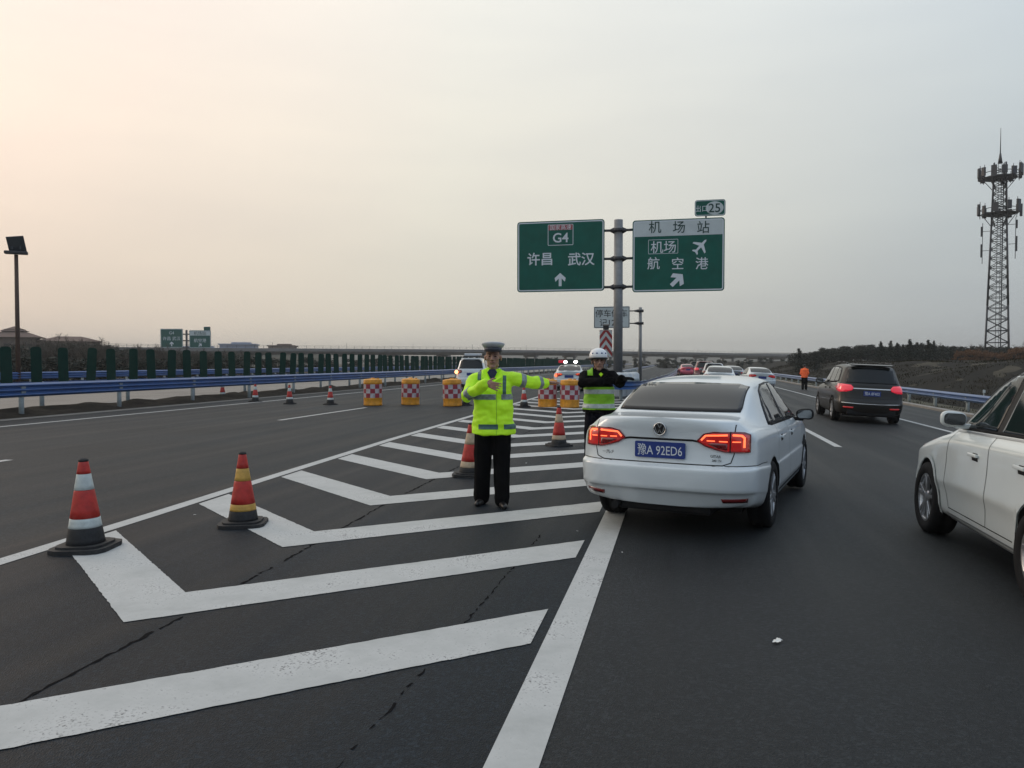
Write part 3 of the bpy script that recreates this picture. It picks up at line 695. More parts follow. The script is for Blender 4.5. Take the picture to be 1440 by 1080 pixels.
# ------------------------------------------------------------------ overpass
pa, pb = D(250, 489.5, 250), D(1175, 500.5, 470)
dirv = Vector((pb.x-pa.x, pb.y-pa.y, 0)); Ln = dirv.length; dirv.normalize(); ang = math.atan2(dirv.y, dirv.x)
t = thing('overpass', 'long grey concrete overpass crossing the road in the distance', 'bridge', (pa.x, pa.y, 0), ang)
zd = (pa.z+pb.z)/2; dz = (pb.z-pa.z)/Ln
def zdeck(x): return pa.z+dz*x+.9*math.sin(max(0, min(1, x/Ln))*math.pi)
bm = B(); prof = [(-5, -1.9), (-3, -2.2), (3, -2.2), (5, -1.9), (6, -1.2), (6.2, -.95), (6.2, .0), (5.9, 0), (5.9, -.8), (-5.9, -.8), (-5.9, 0), (-6.2, 0), (-6.2, -.95), (-6, -1.2)]
sweep(bm, [Vector((x, 0, zdeck(x))) for x in [-120+20*k for k in range(int((Ln+200)/20)+1)]], [(a, b) for a, b in prof]); obj('deck', bm, M['concrete'], t)
npier = int(Ln/22)
for k in range(npier+2):
    x = -10+22*k; bm = B(); zt_ = zdeck(x)-2.2
    for s in (-3.2, 3.2): cyl(bm, (x, s, -1), (x, s, zt_-.7), .65, .65, 12)
    box(bm, (x, 0, zt_-.35), (1.5, 9, .75), bev=.05); obj('pier', bm, M['concrete'], t)
bm = B(); x = -100
while x < Ln+60:
    cyl(bm, (x, -6.05, zdeck(x)), (x, -6.05, zdeck(x)+1.0+(1.1 if int(x/3) % 9 == 0 else 0)), .06, .06, 4); x += 3
for zo in (.5, .95): sweep(bm, [Vector((x, -6.05, zdeck(x)+zo)) for x in [-100+20*k for k in range(int((Ln+160)/20)+1)]], [(-.04, -.03), (.04, -.03), (.04, .03), (-.04, .03)])
obj('railing', bm, M['dark_steel'], t)
# embankment slopes below the overpass on the left
bm = B()
rows = []
for k in range(0, 44):
    px = -40+22*k; row = []
    for j, (py, zc) in enumerate(((516, 225), (505, 240), (498.5, 262), (497, 300))):
        q = D(px, py, zc); q.z += noise.noise(Vector((px*.02, j, 2)))*.5; 
        if j == 0: q.z = -.3
        row.append(bm.verts.new(q))
    rows.append(row)
for a, b in zip(rows[:23], rows[1:24]):
    for j in range(3): bm.faces.new((a[j], b[j], b[j+1], a[j+1]))
tag(obj('slope_terrain', bm, mat_ground('grey_green_slope', [(.3, (.03, .034, .028, 1)), (.7, (.07, .07, .06, 1))], .15), smooth=True), kind='structure')

# far hills closing the horizon
bm = B(); rows = []
for k in range(0, 121):
    a = R_(-75+150*k/120); r_ = 1300; row = []
    for j, rr in enumerate((1100, 1200, 1300, 1700)):
        hgt = (0, 9, 15, -2)[j]*(1+.35*noise.noise(Vector((k*.09, j*.4, 0)))+.12*noise.noise(Vector((k*.6, j, 1))))
        row.append(bm.verts.new((rr*math.sin(a), rr*math.cos(a), hgt-1.0)))
    rows.append(row)
for a, b in zip(rows, rows[1:]):
    for j in range(3): bm.faces.new((a[j], b[j], b[j+1], a[j+1]))
tag(obj('hills', bm, mat_ground('far_hills', [(.3, (.04, .045, .04, 1)), (.7, (.07, .07, .06, 1))], .02, 0.1), smooth=True), kind='structure')

# ------------------------------------------------------------------ far buildings
def hip(bm, cx, cy, w, d, z, h, ov=.8, mi=0):
    a = [bm.verts.new((cx+sx*(w/2+ov), cy+sy*(d/2+ov), z)) for sx, sy in ((-1, -1), (1, -1), (1, 1), (-1, 1))]
    rl_ = max(.2, w/2-d/2); r0, r1 = bm.verts.new((cx-rl_, cy, z+h)), bm.verts.new((cx+rl_, cy, z+h))
    for f in ((a[0], a[1], r1, r0), (a[1], a[2], r1), (a[2], a[3], r0, r1), (a[3], a[0], r0), (a[3], a[2], a[1], a[0])): bm.faces.new(f)
def windows(parent, x0, x1, z0, z1, nx, nz, y, ww, wh):
    for i in range(nx):
        for j in range(nz):
            bm = B(); cx = x0+(i+.5)*(x1-x0)/nx; cz = z0+(j+.5)*(z1-z0)/nz; box(bm, (cx, y, cz), (ww, .06, wh)); obj('window', bm, M['window_dark'], parent)
bp = D(22, 509, 185); kb = 185/1080.
t = thing('pavilion_house', 'tan building with a raised brown hipped roof, beyond the trees at far left', 'building', (bp.x, bp.y, 0), R_(38))
bm = B(); box(bm, (0, 0, (1.6+34*kb)/2), (9.5, 9, 1.6+34*kb)); wl = obj('wall', bm, M['wall_tan'], t)
windows(wl, -4.5, 4.5, 3.5, 7, 4, 1, -4.53, 1.2, 1.3)
bm = B(); hip(bm, 0, 0, 9.5, 9, 1.6+34*kb, 2.2, 1.5); hip(bm, 0, 0, 4.5, 4.2, 1.6+43*kb, 1.2, .6); box(bm, (0, 0, 1.6+40*kb), (4, 3.8, 2)); obj('roof', bm, M['roof_brown'], t)
bm = B(); box(bm, (11.5, 0, 3.3), (13, 8, 6.6)); wl2 = obj('wing_wall', bm, M['wall_tan'], t); windows(wl2, 5.5, 17.5, 3, 6, 5, 1, -4.03, 1.2, 1.2)
bm = B(); hip(bm, 11.5, 0, 13, 8, 6.6, 1.3, .8); obj('wing_roof', bm, M['roof_brown'], t)
bm = B(); box(bm, (-9.5, 0, 3.1), (9, 8, 6.2)); obj('wing_wall', bm, M['wall_tan'], t); bm = B(); hip(bm, -9.5, 0, 9, 8, 6.2, 1.2, .8); obj('wing_roof', bm, M['roof_brown'], t)
for (px, wpx, ytop, zc, lab, m_) in ((262, 110, 490, 330, 'long pale blue warehouse below the far pair of green signs', 'wall_blue'), (337, 46, 484.5, 360, 'pale blue hall with a flat roof standing right of the far green signs', 'wall_blue'),
                                     (398, 34, 486.5, 400, 'small low tan-roofed hall further right along the skyline', 'wall_tan')):
    q = D(px, 509, zc); kq = zc/1080.; w = wpx*kq; h = 1.6+(509-ytop)*kq
    t = thing('warehouse', lab, 'building', (q.x, q.y, -.3), math.atan2(-q.x, q.y)*.8)
    bm = B(); box(bm, (0, 0, h/2), (w, 18, h)); wl = obj('wall', bm, M[m_], t)
    bm = B(); box(bm, (0, 0, h+.25), (w+1.2, 19.2, .5)); box(bm, (w*.05, 2, h+.9), (w*.55, 7, .9)); obj('roof', bm, M['wall_blue'] if m_ == 'wall_blue' else M['roof_brown'], t)
    n = max(2, int(w/6)); windows(wl, -w/2+1, w/2-1, h*.45, h*.9, n, 1, -9.03, w/n*.55, h*.16)

# ------------------------------------------------------------------ trees
def leafquad(bm, p, s, rnd):
    a = Vector((rnd.gauss(0, 1), rnd.gauss(0, 1), rnd.gauss(0, 1))).normalized(); b = a.cross(Vector((rnd.gauss(0, 1), rnd.gauss(0, 1), rnd.gauss(0, 1)))).normalized()
    bm.faces.new([bm.verts.new(p+a*s), bm.verts.new(p+b*s*.6), bm.verts.new(p-a*s), bm.verts.new(p-b*s*.6)])
def conifer(seed, h=5.5):
    rnd = random.Random(seed); tr = B(); cyl(tr, (0, 0, -.5), (0, 0, h*.96), .13, .02, 7)
    cr = B(); z = h*.12
    while z < h*.99:
        f = 1-(z/h); rad = (.16+f*1.25)*rnd.uniform(.75, 1.2); n = 6+int(6*f)
        for k in range(n):
            if rnd.random() < .12: continue
            a = rnd.uniform(0, 6.283); L_ = rad*rnd.uniform(.6, 1.15); drp = rnd.uniform(-.05, .35)
            for s in range(int(5+L_*6)):
                t_ = (s+rnd.random())/(5+L_*6); p = Vector((math.cos(a)*L_*t_, math.sin(a)*L_*t_, z-drp*L_*t_*t_+.12*t_))+Vector((rnd.gauss(0, .05), rnd.gauss(0, .05), rnd.gauss(0, .05)))
                leafquad(cr, p, rnd.uniform(.07, .17)*(1.15-t_*.5), rnd)
        z += h*.032
    return tr, cr
def broad(seed, h=4.5, w=3.2, n=1500, dense=.5, ls=.13):
    rnd = random.Random(seed); tr = B()
    cyl(tr, (0, 0, -.5), (0, 0, h*.45), .12, .07, 7); cs = []
    for k in range(16):
        a = rnd.uniform(0, 6.28); r_ = rnd.uniform(.1, .42)*w; z = h*rnd.uniform(.20, .88); c = Vector((r_*math.cos(a), r_*math.sin(a), z)); cs.append((c, rnd.uniform(.32, .7)*w*.33))
        cyl(tr, (0, 0, h*rnd.uniform(.2, .45)), c, .045, .012, 5)
        for q in range(4):
            e = c+Vector((rnd.gauss(0, .3), rnd.gauss(0, .3), abs(rnd.gauss(.35, .3)))); cyl(tr, c, e, .014, .004, 3)
    cr = B()
    for i in range(n):
        c, r_ = rnd.choice(cs); v = Vector((rnd.gauss(0, 1), rnd.gauss(0, 1), rnd.gauss(0, 1))).normalized()*r_*rnd.random()**.4
        leafquad(cr, c+v, ls*rnd.uniform(.6, 1.4), rnd)
    return tr, cr
def bare(seed, h=5.0, w=3.0):
    rnd = random.Random(seed); tr = B(); tw_ = B()
    cyl(tr, (0, 0, -.5), (0, 0, h*.5), .10, .06, 6)
    for k in range(11):
        a = rnd.uniform(0, 6.28); s = Vector((0, 0, h*rnd.uniform(.2, .5))); e = s+Vector((math.cos(a)*w*.3, math.sin(a)*w*.3, h*rnd.uniform(.25, .5))); cyl(tr, s, e, .05, .018, 5)
        for q in range(16):
            m_ = s.lerp(e, rnd.uniform(.3, 1)); f = m_+Vector((rnd.gauss(0, .3), rnd.gauss(0, .3), rnd.uniform(.15, .7))); cyl(tw_, m_, f, .018, .006, 3, caps=False)
            for u in range(4): g_ = m_.lerp(f, rnd.uniform(.4, 1)); cyl(tw_, g_, g_+Vector((rnd.gauss(0, .16), rnd.gauss(0, .16), rnd.uniform(.05, .35))), .009, .004, 3, caps=False)
    return tr, tw_
PT = {}
def proto_tree(key, fn, args, mt, mc, name):
    PT[key] = (fn, args, mt, mc, name, None)
def place_tree(key, loc, s, rz, label, cat, group):
    fn, args, mt, mc, name, root = PT[key]
    if root is None:
        tr, cr = fn(*args); root = thing(name, label, cat, loc, rz, group); obj('trunk', tr, mt, root); obj('crown', cr, mc, root)
        PT[key] = (fn, args, mt, mc, name, root); o = root
    else: o = copy_tree(root); tag(o, label, cat, group)
    o.location = loc; o.rotation_euler = (0, 0, rz); o.scale = s
    return o
for i in range(3): proto_tree(('con', i), conifer, (20+i, 5.5), M['bark'], M['conifer'], 'conifer_tree')
for i in range(3): proto_tree(('bro', i), broad, (30+i, 4.5, 3.4, 1700), M['bark'], M['leaf_dark'], 'leafy_tree')
for i in range(2): proto_tree(('dry', i), broad, (40+i, 3.8, 3.6, 1500, .5, .1), M['bark'], M['leaf_orange'], 'dry_shrub')
for i in range(3): proto_tree(('bar', i), bare, (50+i,), M['bark'], M['leaf_dry'], 'bare_tree')
GR = 'trees along the skyline above the right bank'
rnd = random.Random(11)
def rtree(key, px, ytop, zc, h0, label, cat, wsc=1., group=GR):
    q = D(px, 509, zc); zb = groundz(q.x, q.y)-.1; top = CAM_H+(509-ytop)*zc/1080.; s = max(.25, (top-zb)/h0)
    place_tree(key, (q.x, q.y, zb), (s*wsc*rnd.uniform(.9, 1.1), s*wsc, s), rnd.uniform(0, 6.28), label, cat, group)
for i, (px, yt) in enumerate([(1124, 492), (1146, 496), (1238, 482), (1252, 481), (1261, 484), (1279, 479), (1289, 483), (1305, 480), (1313, 481), (1326, 487), (1338, 489), (1350, 490), (1296, 486), (1270, 486)]):
    rtree(('con', i % 3), px, yt-1.5, rnd.uniform(100, 116), 5.5, 'dark pointed conifer standing out of the treeline above the right bank', 'tree', 1.75)
for i in range(78):
    px = 1118+i*4.3+rnd.uniform(-3, 3); yt = float(np.interp(px, [1118, 1150, 1200, 1300, 1370, 1440], [498, 491, 486, 484, 488, 489]))+rnd.uniform(-3, 3)
    rtree(('bro', i % 3), px, yt, rnd.uniform(118, 140), 4.5, 'dark bushy tree in the low treeline above the right bank', 'tree', 1.5)
for i in range(22):
    px = 1160+i*13+rnd.uniform(-4, 4); yt = float(np.interp(px, [1160, 1250, 1440], [489, 486, 483]))+rnd.uniform(-2, 4)
    rtree(('bar', i % 3), px, yt, rnd.uniform(125, 145), 5.0, 'thin bare tree rising behind the low treeline on the right', 'tree', 1.2)
for i in range(13):
    px = (1352, 1362, 1371, 1380, 1425, 1434, 1443, 1390, 1396, 1410, 1418, 1450, 1345)[i]; yt = (493, 490, 491, 492, 489, 487, 486, 494, 496, 496, 493, 486, 496)[i]
    rtree(('dry', i % 2), px, yt, rnd.uniform(100, 110), 3.8, 'rusty orange dry shrub at the foot of the lattice tower', 'shrub', 1.3, 'dry orange shrubs round the tower')
GL = 'trees beyond the opposite road on the left'
for i in range(64):
    px = -8+i*5.6+rnd.uniform(-3, 3); yt = float(np.interp(px, [0, 60, 100, 140, 200, 250, 340], [484, 478, 476, 480, 486, 490, 496]))
    key = ('bro', i % 3) if i % 2 == 0 else ('bar', i % 3); yt += rnd.uniform(1, 7) if key[0] == 'bro' else rnd.uniform(-6, 3)
    rtree(key, px, yt, rnd.uniform(105, 150), 4.5 if key[0] == 'bro' else 5., 'leafy dark tree beyond the opposite road on the left' if key[0] == 'bro' else 'bare twiggy tree beyond the opposite road on the left', 'tree', 1.5, GL)
for i in range(26):
    px = 0+i*26+rnd.uniform(-6, 6); yt = float(np.interp(px, [0, 340, 680], [500, 501, 503]))+rnd.uniform(-2, 3)
    hd = math.atan2(px-720, FPX)-R_(12.3); xx = 41+rnd.uniform(0, 7); zc_ = xx/math.tan(-hd)*math.cos(R_(12.3))+xx*math.sin(R_(12.3))
    rtree(('bro', i % 3), px, yt, zc_, 4.5, 'low dark bush on the far verge behind the green boards', 'shrub', 1.9, 'low bushes on the far verge')
for i in range(26):
    px = 700+i*16+rnd.uniform(-6, 6); yt = 503+rnd.uniform(-2, 4)
    q = D(px, 509, 210+rnd.uniform(-20, 20))
    rtree(('bro', i % 3), px, yt, rnd.uniform(190, 230), 4.5, 'small dark tree below the distant overpass', 'tree', 1.6, 'small trees below the overpass')
# ------------------------------------------------------------------ cones and barrels
def make_cone(label, bands, base_m, group, sub=True):
    """bands: list of (z0, z1, material)"""
    r = thing('traffic_cone', label, 'traffic cone', group=group)
    rad = lambda z: .145-(.145-.035)*(z-.03)/(.70-.03)
    bm = B(); pts = rrect(.44, .44, .10, 2); 
    prism(bm, pts, .035, Matrix.Rotation(R_(90), 4, 'X') @ Matrix.Translation((0, .0, 0)))
    prism(bm, rrect(.36, .36, .09, 2), .02, Matrix.Rotation(R_(90), 4, 'X') @ Matrix.Translation((0, .033, 0)))
    obj('base', bm, base_m, r)
    for z0, z1, nm, m_ in bands:
        bm = B(); prof = [(rad(z0)-.004, z0), (rad(z0), z0+.002)]+[(rad(z0+(z1-z0)*t), z0+(z1-z0)*t) for t in (.3, .6, .95)]+[(rad(z1)-.003, z1)]
        lathe(bm, prof, 28); obj(nm, bm, m_, r)
    bm = B(); lathe(bm, [(.036, .695), (.036, .71), (.030, .718), (.024, .712), (.022, .66)], 20); obj('tip', bm, M['cone_black'], r)
    return r
K = M
redwhite = [(.05, .18, 'sleeve', K['cone_black']), (.18, .255, 'white_band', K['cone_white']), (.255, .475, 'red_band', K['cone_red']), (.475, .60, 'white_band', K['cone_white']), (.60, .70, 'red_band', K['cone_red'])]
redyel = [(.05, .15, 'sleeve', K['cone_black']), (.15, .215, 'yellow_band', K['cone_yellow']), (.215, .44, 'red_band', K['cone_red']), (.44, .56, 'yellow_band', K['cone_yellow']), (.56, .70, 'red_band', K['cone_red'])]
redpale = [(.05, .12, 'sleeve', K['cone_black']), (.12, .20, 'pale_band', mat('cone_dusty_band', (.42, .32, .22), .6, var=.2, vscale=12)), (.20, .43, 'red_band', K['cone_red']), (.43, .58, 'pale_band', mat('cone_dusty_band', (.42, .32, .22), .6, var=.2, vscale=12)), (.58, .70, 'red_band', K['cone_red'])]
GC = 'traffic cones closing off the gore and the lane'
def put(o, px, py, s=1., rz=0., tilt=(0, 0)):
    o.location = G(px, py); o.rotation_euler = (tilt[0], tilt[1], rz); o.scale = (s,)*3; return o
cA = make_cone('near cone with white bands and black foot, closest to the left edge of the picture', redwhite, M['cone_black'], GC); put(cA, 121, 772, 1.08, R_(12), (0, R_(-.8)))
for c in cA.children:
    if c.name.startswith('base'): pass
cB = make_cone('second near cone with dusty yellow bands, standing on the chevron tip', redyel, M['cone_black'], GC); put(cB, 342, 738, 1.0, R_(20))
cC = make_cone('cone with pale dusty bands standing just behind the hi-vis officer', redpale, M['cone_black'], GC); put(cC, 660, 669, 1.04, R_(8), (0, R_(2)))
cD = copy_tree(cC); tag(cD, 'cone with pale dusty bands between the two officers'); put(cD, 786, 627, 1.05, R_(33))
for px, py, src, lab in ((737, 572.5, cA, 'small far cone on the chevrons, right of the hi-vis officer under the arm'), (313, 560, cA, 'leftmost small cone in front of the left guard rail'),
                         (359, 565, cA, 'second small cone from the left, near the left guard rail'), (407.5, 568, cA, 'third small cone from the left, near the left guard rail'),
                         (464.5, 569, cA, 'small cone just left of the three barrels'), (655, 570, cA, 'small cone between the third barrel and the hi-vis officer')):
    o = copy_tree(src); tag(o, lab); put(o, px, py, 1.02, rnd.uniform(0, 1.5), (rnd.gauss(0, .01), rnd.gauss(0, .01)))

M['drum_yellow'] = mat('drum_yellow_plastic', (.62, .26, .015), .5, var=.25, vscale=5, bump=.1, bscale=9)
def mat_checker():
    m = bpy.data.materials.new('red_white_checker_sheet'); m.use_nodes = True; nt = m.node_tree; p = nt.nodes['Principled BSDF']
    t = N(nt, 'ShaderNodeTexCoord'); c = N(nt, 'ShaderNodeTexChecker'); c.inputs['Scale'].default_value = 1
    mp_ = N(nt, 'ShaderNodeMapping'); mp_.inputs['Scale'].default_value = (12, 3, 1); L(nt, t.outputs['UV'], mp_.inputs[0]); L(nt, mp_.outputs[0], c.inputs['Vector'])
    c.inputs['Color1'].default_value = (.50, .46, .47, 1); c.inputs['Color2'].default_value = (.34, .03, .05, 1)
    n = N(nt, 'ShaderNodeTexNoise'); n.inputs['Scale'].default_value = 9; n.inputs['Detail'].default_value = 5; L(nt, t.outputs['Object'], n.inputs['Vector'])
    r = ramp(nt, [(.3, (.62, .58, .54, 1)), (.6, (1, 1, 1, 1))]); L(nt, n.outputs['Fac'], r.inputs[0])
    mx = N(nt, 'ShaderNodeMix', data_type='RGBA', blend_type='MULTIPLY'); mx.inputs[0].default_value = 1; L(nt, c.outputs[0], mx.inputs[6]); L(nt, r.outputs[0], mx.inputs[7]); L(nt, mx.outputs[2], p.inputs['Base Color']); p.inputs['Roughness'].default_value = .45
    return m
M['checker'] = mat_checker()
def make_barrel(label):
    r = thing('crash_barrel', label, 'crash barrel', group='yellow crash barrels with red and white checks')
    bm = B(); lathe(bm, [(.33, 0), (.345, .03), (.335, .06), (.335, .24), (.345, .26), (.335, .28), (.33, .75), (.345, .77), (.345, .80), (.335, .83), (.34, .88), (.33, .90), (.25, .915), (.12, .93), (.0, .935)], 40); obj('shell', bm, M['drum_yellow'], r)
    bm = B(); uv = bm.loops.layers.uv.new('UVMap'); n = 48
    for k in range(n):
        a0, a1 = 2*math.pi*k/n, 2*math.pi*(k+1)/n; rr = .3385
        f = bm.faces.new([bm.verts.new((rr*math.cos(a), rr*math.sin(a), z)) for a, z in ((a0, .27), (a1, .27), (a1, .74), (a0, .74))])
        for l, (u, v) in zip(f.loops, ((k/n, 0), ((k+1)/n, 0), ((k+1)/n, 1), (k/n, 1))): l[uv].uv = (u, v)
    obj('checker_sheet', bm, M['checker'], r)
    bm = B(); cyl(bm, (0, 0, .92), (0, 0, .96), .07, .07, 16); box(bm, (.19, 0, .93), (.1, .06, .04), bev=.01); obj('cap', bm, M['drum_yellow'], r)
    return r
bar = None
for px, py, rz, tl, lab in ((524.5, 571, .1, 0, 'leftmost yellow barrel, on the end of the dashed lane line'), (577, 570, .5, .02, 'middle one of the three yellow barrels left of the hi-vis officer'),
                            (636.5, 572, .9, -.02, 'third yellow barrel, nearest to the hi-vis officer'), (770, 573, .3, 0, 'yellow barrel below the stretched hand of the hi-vis officer'), (801, 574, .65, .01, 'yellow barrel just left of the helmeted officer')):
    o = make_barrel(lab) if bar is None else copy_tree(bar)
    bar = bar or o; tag(o, lab); put(o, px, py-1, 1.03, rz, (tl, tl)); o.scale = (1.0, 1.0, 1.06)
# white drums behind the rail nose
dr = None
for i, (px, zc) in enumerate(((871, 35.5), (881, 36.2), (890.5, 37.2))):
    q = D(px, 509, zc)
    if dr is None:
        dr = thing('plastic_drum', '', 'plastic drum', group='white drums inside the rail nose'); bm = B(); lathe(bm, [(.30, 0), (.31, .05), (.30, .5), (.31, .53), (.30, .56), (.29, 1.02), (.2, 1.1), (0, 1.12)], 28); obj('shell', bm, M['drum_white'], dr)
        bm = B(); lathe(bm, [(.309, .62), (.309, .80)], 28, smooth=True); obj('band', bm, M['silver_tape'], dr); o = dr
    else: o = copy_tree(dr)
    o.location = (q.x, q.y, 0); o.rotation_euler = (0, 0, i); tag(o, ('left white drum behind the blue rail nose', 'middle white drum behind the blue rail nose', 'right white drum behind the blue rail nose')[i])

# ------------------------------------------------------------------ cars
def tri_poly(poly, step):
    xs_ = [p[0] for p in poly]; zs_ = [p[1] for p in poly]; pts = []; edges = []
    n = len(poly)
    for i in range(n):
        a, b = Vector(poly[i]), Vector(poly[(i+1) % n]); m_ = max(1, int((b-a).length/step))
        for k in range(m_): pts.append(a.lerp(b, k/m_))
    nb = len(pts); edges = [(i, (i+1) % nb) for i in range(nb)]
    def inside(x, z):
        c = False; j = n-1
        for i in range(n):
            xi, zi = poly[i]; xj, zj = poly[j]
            if (zi > z) != (zj > z) and x < (xj-xi)*(z-zi)/(zj-zi)+xi: c = not c
            j = i
        return c
    x = min(xs_)+step*.5
    while x < max(xs_):
        z = min(zs_)+step*.5
        while z < max(zs_):
            if inside(x, z) and min((Vector((x, z))-p).length for p in pts[:nb]) > step*.45: pts.append(Vector((x, z)))
            z += step
        x += step
    r = geometry.delaunay_2d_cdt(pts, edges, [], 1, 1e-6)
    return r[0], r[2]
def caster(bvh, mode):
    def f(u, v):
        if mode == 'L': o, d = Vector((-4, u, v)), Vector((1, 0, 0))
        elif mode == 'R': o, d = Vector((4, u, v)), Vector((-1, 0, 0))
        elif mode == 'B': o, d = Vector((u, -6, v)), Vector((0, 1, 0))
        elif mode == 'F': o, d = Vector((u, 9, v)), Vector((0, -1, 0))
        else: o, d = Vector((u, v, 5)), Vector((0, 0, -1))
        h = bvh.ray_cast(o, d)
        if h[0] is None: return None
        n = h[1]
        if n.dot(d) > 0: n = -n
        return h[0], n
    return f
def patch(name, bvh, mode, poly, off, m_, parent, step=.05, skirt=.006):
    vs, fs = tri_poly([tuple(p) for p in poly], step); ca = caster(bvh, mode); bm = B(); bv = []; nn = []
    for p in vs:
        h = ca(p[0], p[1])
        if h is None: bv.append(None); nn.append(None); continue
        bv.append(bm.verts.new(h[0]+h[1]*off)); nn.append(h[1])
    nm = {v: n for v, n in zip(bv, nn) if v}
    for f in fs:
        q = [bv[i] for i in f]
        if None in q: continue
        try: ff = bm.faces.new(q); ff.smooth = True
        except ValueError: pass
    bmesh.ops.recalc_face_normals(bm, faces=bm.faces[:])
    fsum = sum((f.normal.dot(nm[f.verts[0]]) for f in bm.faces))
    if fsum < 0: bmesh.ops.reverse_faces(bm, faces=bm.faces[:])
    be = [e for e in bm.edges if e.is_boundary]
    r = bmesh.ops.extrude_edge_only(bm, edges=be); nv = [g for g in r['geom'] if isinstance(g, bmesh.types.BMVert)]
    for v in nv:
        o = min((e.other_vert(v) for e in v.link_edges if e.other_vert(v) in nm), key=lambda q: (q.co-v.co).length, default=None)
        if o: v.co = o.co-nm[o]*(off+skirt)
    return obj(name, bm, m_, parent)
def ribbon(name, bvh, mode, pts, w, off, m_, parent, step=.03, closed=False):
    ca = caster(bvh, mode); P = []
    pts = [Vector(p) for p in pts]
    if closed: pts = pts+[pts[0]]
    for a, b in zip(pts, pts[1:]):
        n = max(1, int((b-a).length/step))
        for k in range(n): P.append(a.lerp(b, k/n))
    P.append(pts[-1]); bm = B(); prev = None
    for i, p in enumerate(P):
        d = (P[min(i+1, len(P)-1)]-P[max(0, i-1)]); s = Vector((d.y, -d.x)); s = s.normalized() if s.length > 0 else Vector((1, 0)); cur = []
        for sg_ in (-1, 1):
            q = p+s*w/2*sg_; h = ca(q.x, q.y); cur.append(h[0]+h[1]*off if h else None)
        if None in cur: prev = None; continue
        cv = [bm.verts.new(c) for c in cur]
        if prev: bm.faces.new((prev[0], prev[1], cv[1], cv[0]))
        prev = cv
    return obj(name, bm, m_, parent)
def car_body(S):
    """S: spec; returns mesh (local: +y forward, rear axle at y=0)"""
    def ip(key, y): return float(np.interp(y, [p[0] for p in S[key]], [p[1] for p in S[key]]))
    LZ = S['lz']; prof = S['lw']
    def section(y):
        zb = ip('zb', y); zt = ip('top', y); be = ip('belt', y); wm = ip('wm', y); we = ip('wedge', y); ze = zt-ip('drop', y)
        pts = [(0, zb), (wm*.55, zb), (wm*.86, zb+.0)]
        for z, q in zip(LZ, prof):
            zz_ = zb+.04 + (be-zb-.04)*z
            pts.append((wm*q, zz_))
        wb = pts[-1][0]
        ze = max(ze, be+.02)
        for t_ in (.10, .45, .82): pts.append((wb-.012+(we-wb+.012)*t_**1.05, be+(ze-be)*t_))
        pts.append((we, ze)); pts.append((we*.86, ze+(zt-ze)*.62)); pts.append((we*.5, ze+(zt-ze)*.94)); pts.append((0, zt))
        return pts
    rings = []
    ys_ = S['ys']; y0, y1 = ys_[0], ys_[-1]
    def yz(key, z): return float(np.interp(z, [p[0] for p in S[key]], [p[1] for p in S[key]]))
    base = section(y0)
    for s in (0, .35, .68, .88, .965):
        rings.append([(x*s, yz('rear', z)+S['rc'][0]*s*s+S['rc'][1]*s**8, z) for x, z in base])
    for y in ys_: rings.append([(x, y, z) for x, z in section(y)])
    base = section(y1)
    for s in (.965, .86, .6, .3, 0):
        rings.append([(x*s, yz('front', z)-.10*s*s-.22*s**6, z) for x, z in base])
    bm = B(); n = len(base); VR = []
    cache = {}
    def vert(x, y, z):
        k = (round(x, 4), round(y, 4), round(z, 4))
        if k not in cache: cache[k] = bm.verts.new((x, y, z))
        return cache[k]
    for rg in rings:
        VR.append([vert(*p) for p in rg]+[vert(-p[0], p[1], p[2]) for p in rg[-2:0:-1]])
    m_ = len(VR[0]); cl = bm.edges.layers.float.new('crease_edge')
    for a, b in zip(VR, VR[1:]):
        for k in range(m_):
            q = [a[k], a[(k+1) % m_], b[(k+1) % m_], b[k]]; u = []
            for v in q:
                if v not in u: u.append(v)
            if len(u) >= 3:
                try: bm.faces.new(u)
                except ValueError: pass
    bmesh.ops.recalc_face_normals(bm, faces=bm.faces[:])
    for f in bm.faces: f.smooth = True
    for idx, cv in S['crease']:
        for a, b in zip(VR, VR[1:]):
            for j in (idx, m_-idx):
                e = bm.edges.get((a[j % m_], b[j % m_]))
                if e: e[cl] = cv
    o = obj('tmp', bm, [S['paint'], M['black']]); md = o.modifiers.new('s', 'SUBSURF'); md.levels = md.render_levels = 2
    me = evald(o); bpy.data.objects.remove(o)
    o = objm('tmp', me, []); cuts = []
    for yw in (0, S['wb']):
        for sd_ in (-1, 1):
            c = B(); cyl(c, (sd_*.52, yw, S['wr']), (sd_*1.3, yw, S['wr']), S['arch'], S['arch'], 48); co = obj('cut', c, [M['black']]); cuts.append(co)
            md = o.modifiers.new('b', 'BOOLEAN'); md.object = co; md.operation = 'DIFFERENCE'; md.solver = 'EXACT'; md.material_mode = 'TRANSFER'
    me2 = evald(o); bpy.data.objects.remove(o)
    for c in cuts: bpy.data.objects.remove(c)
    return me2
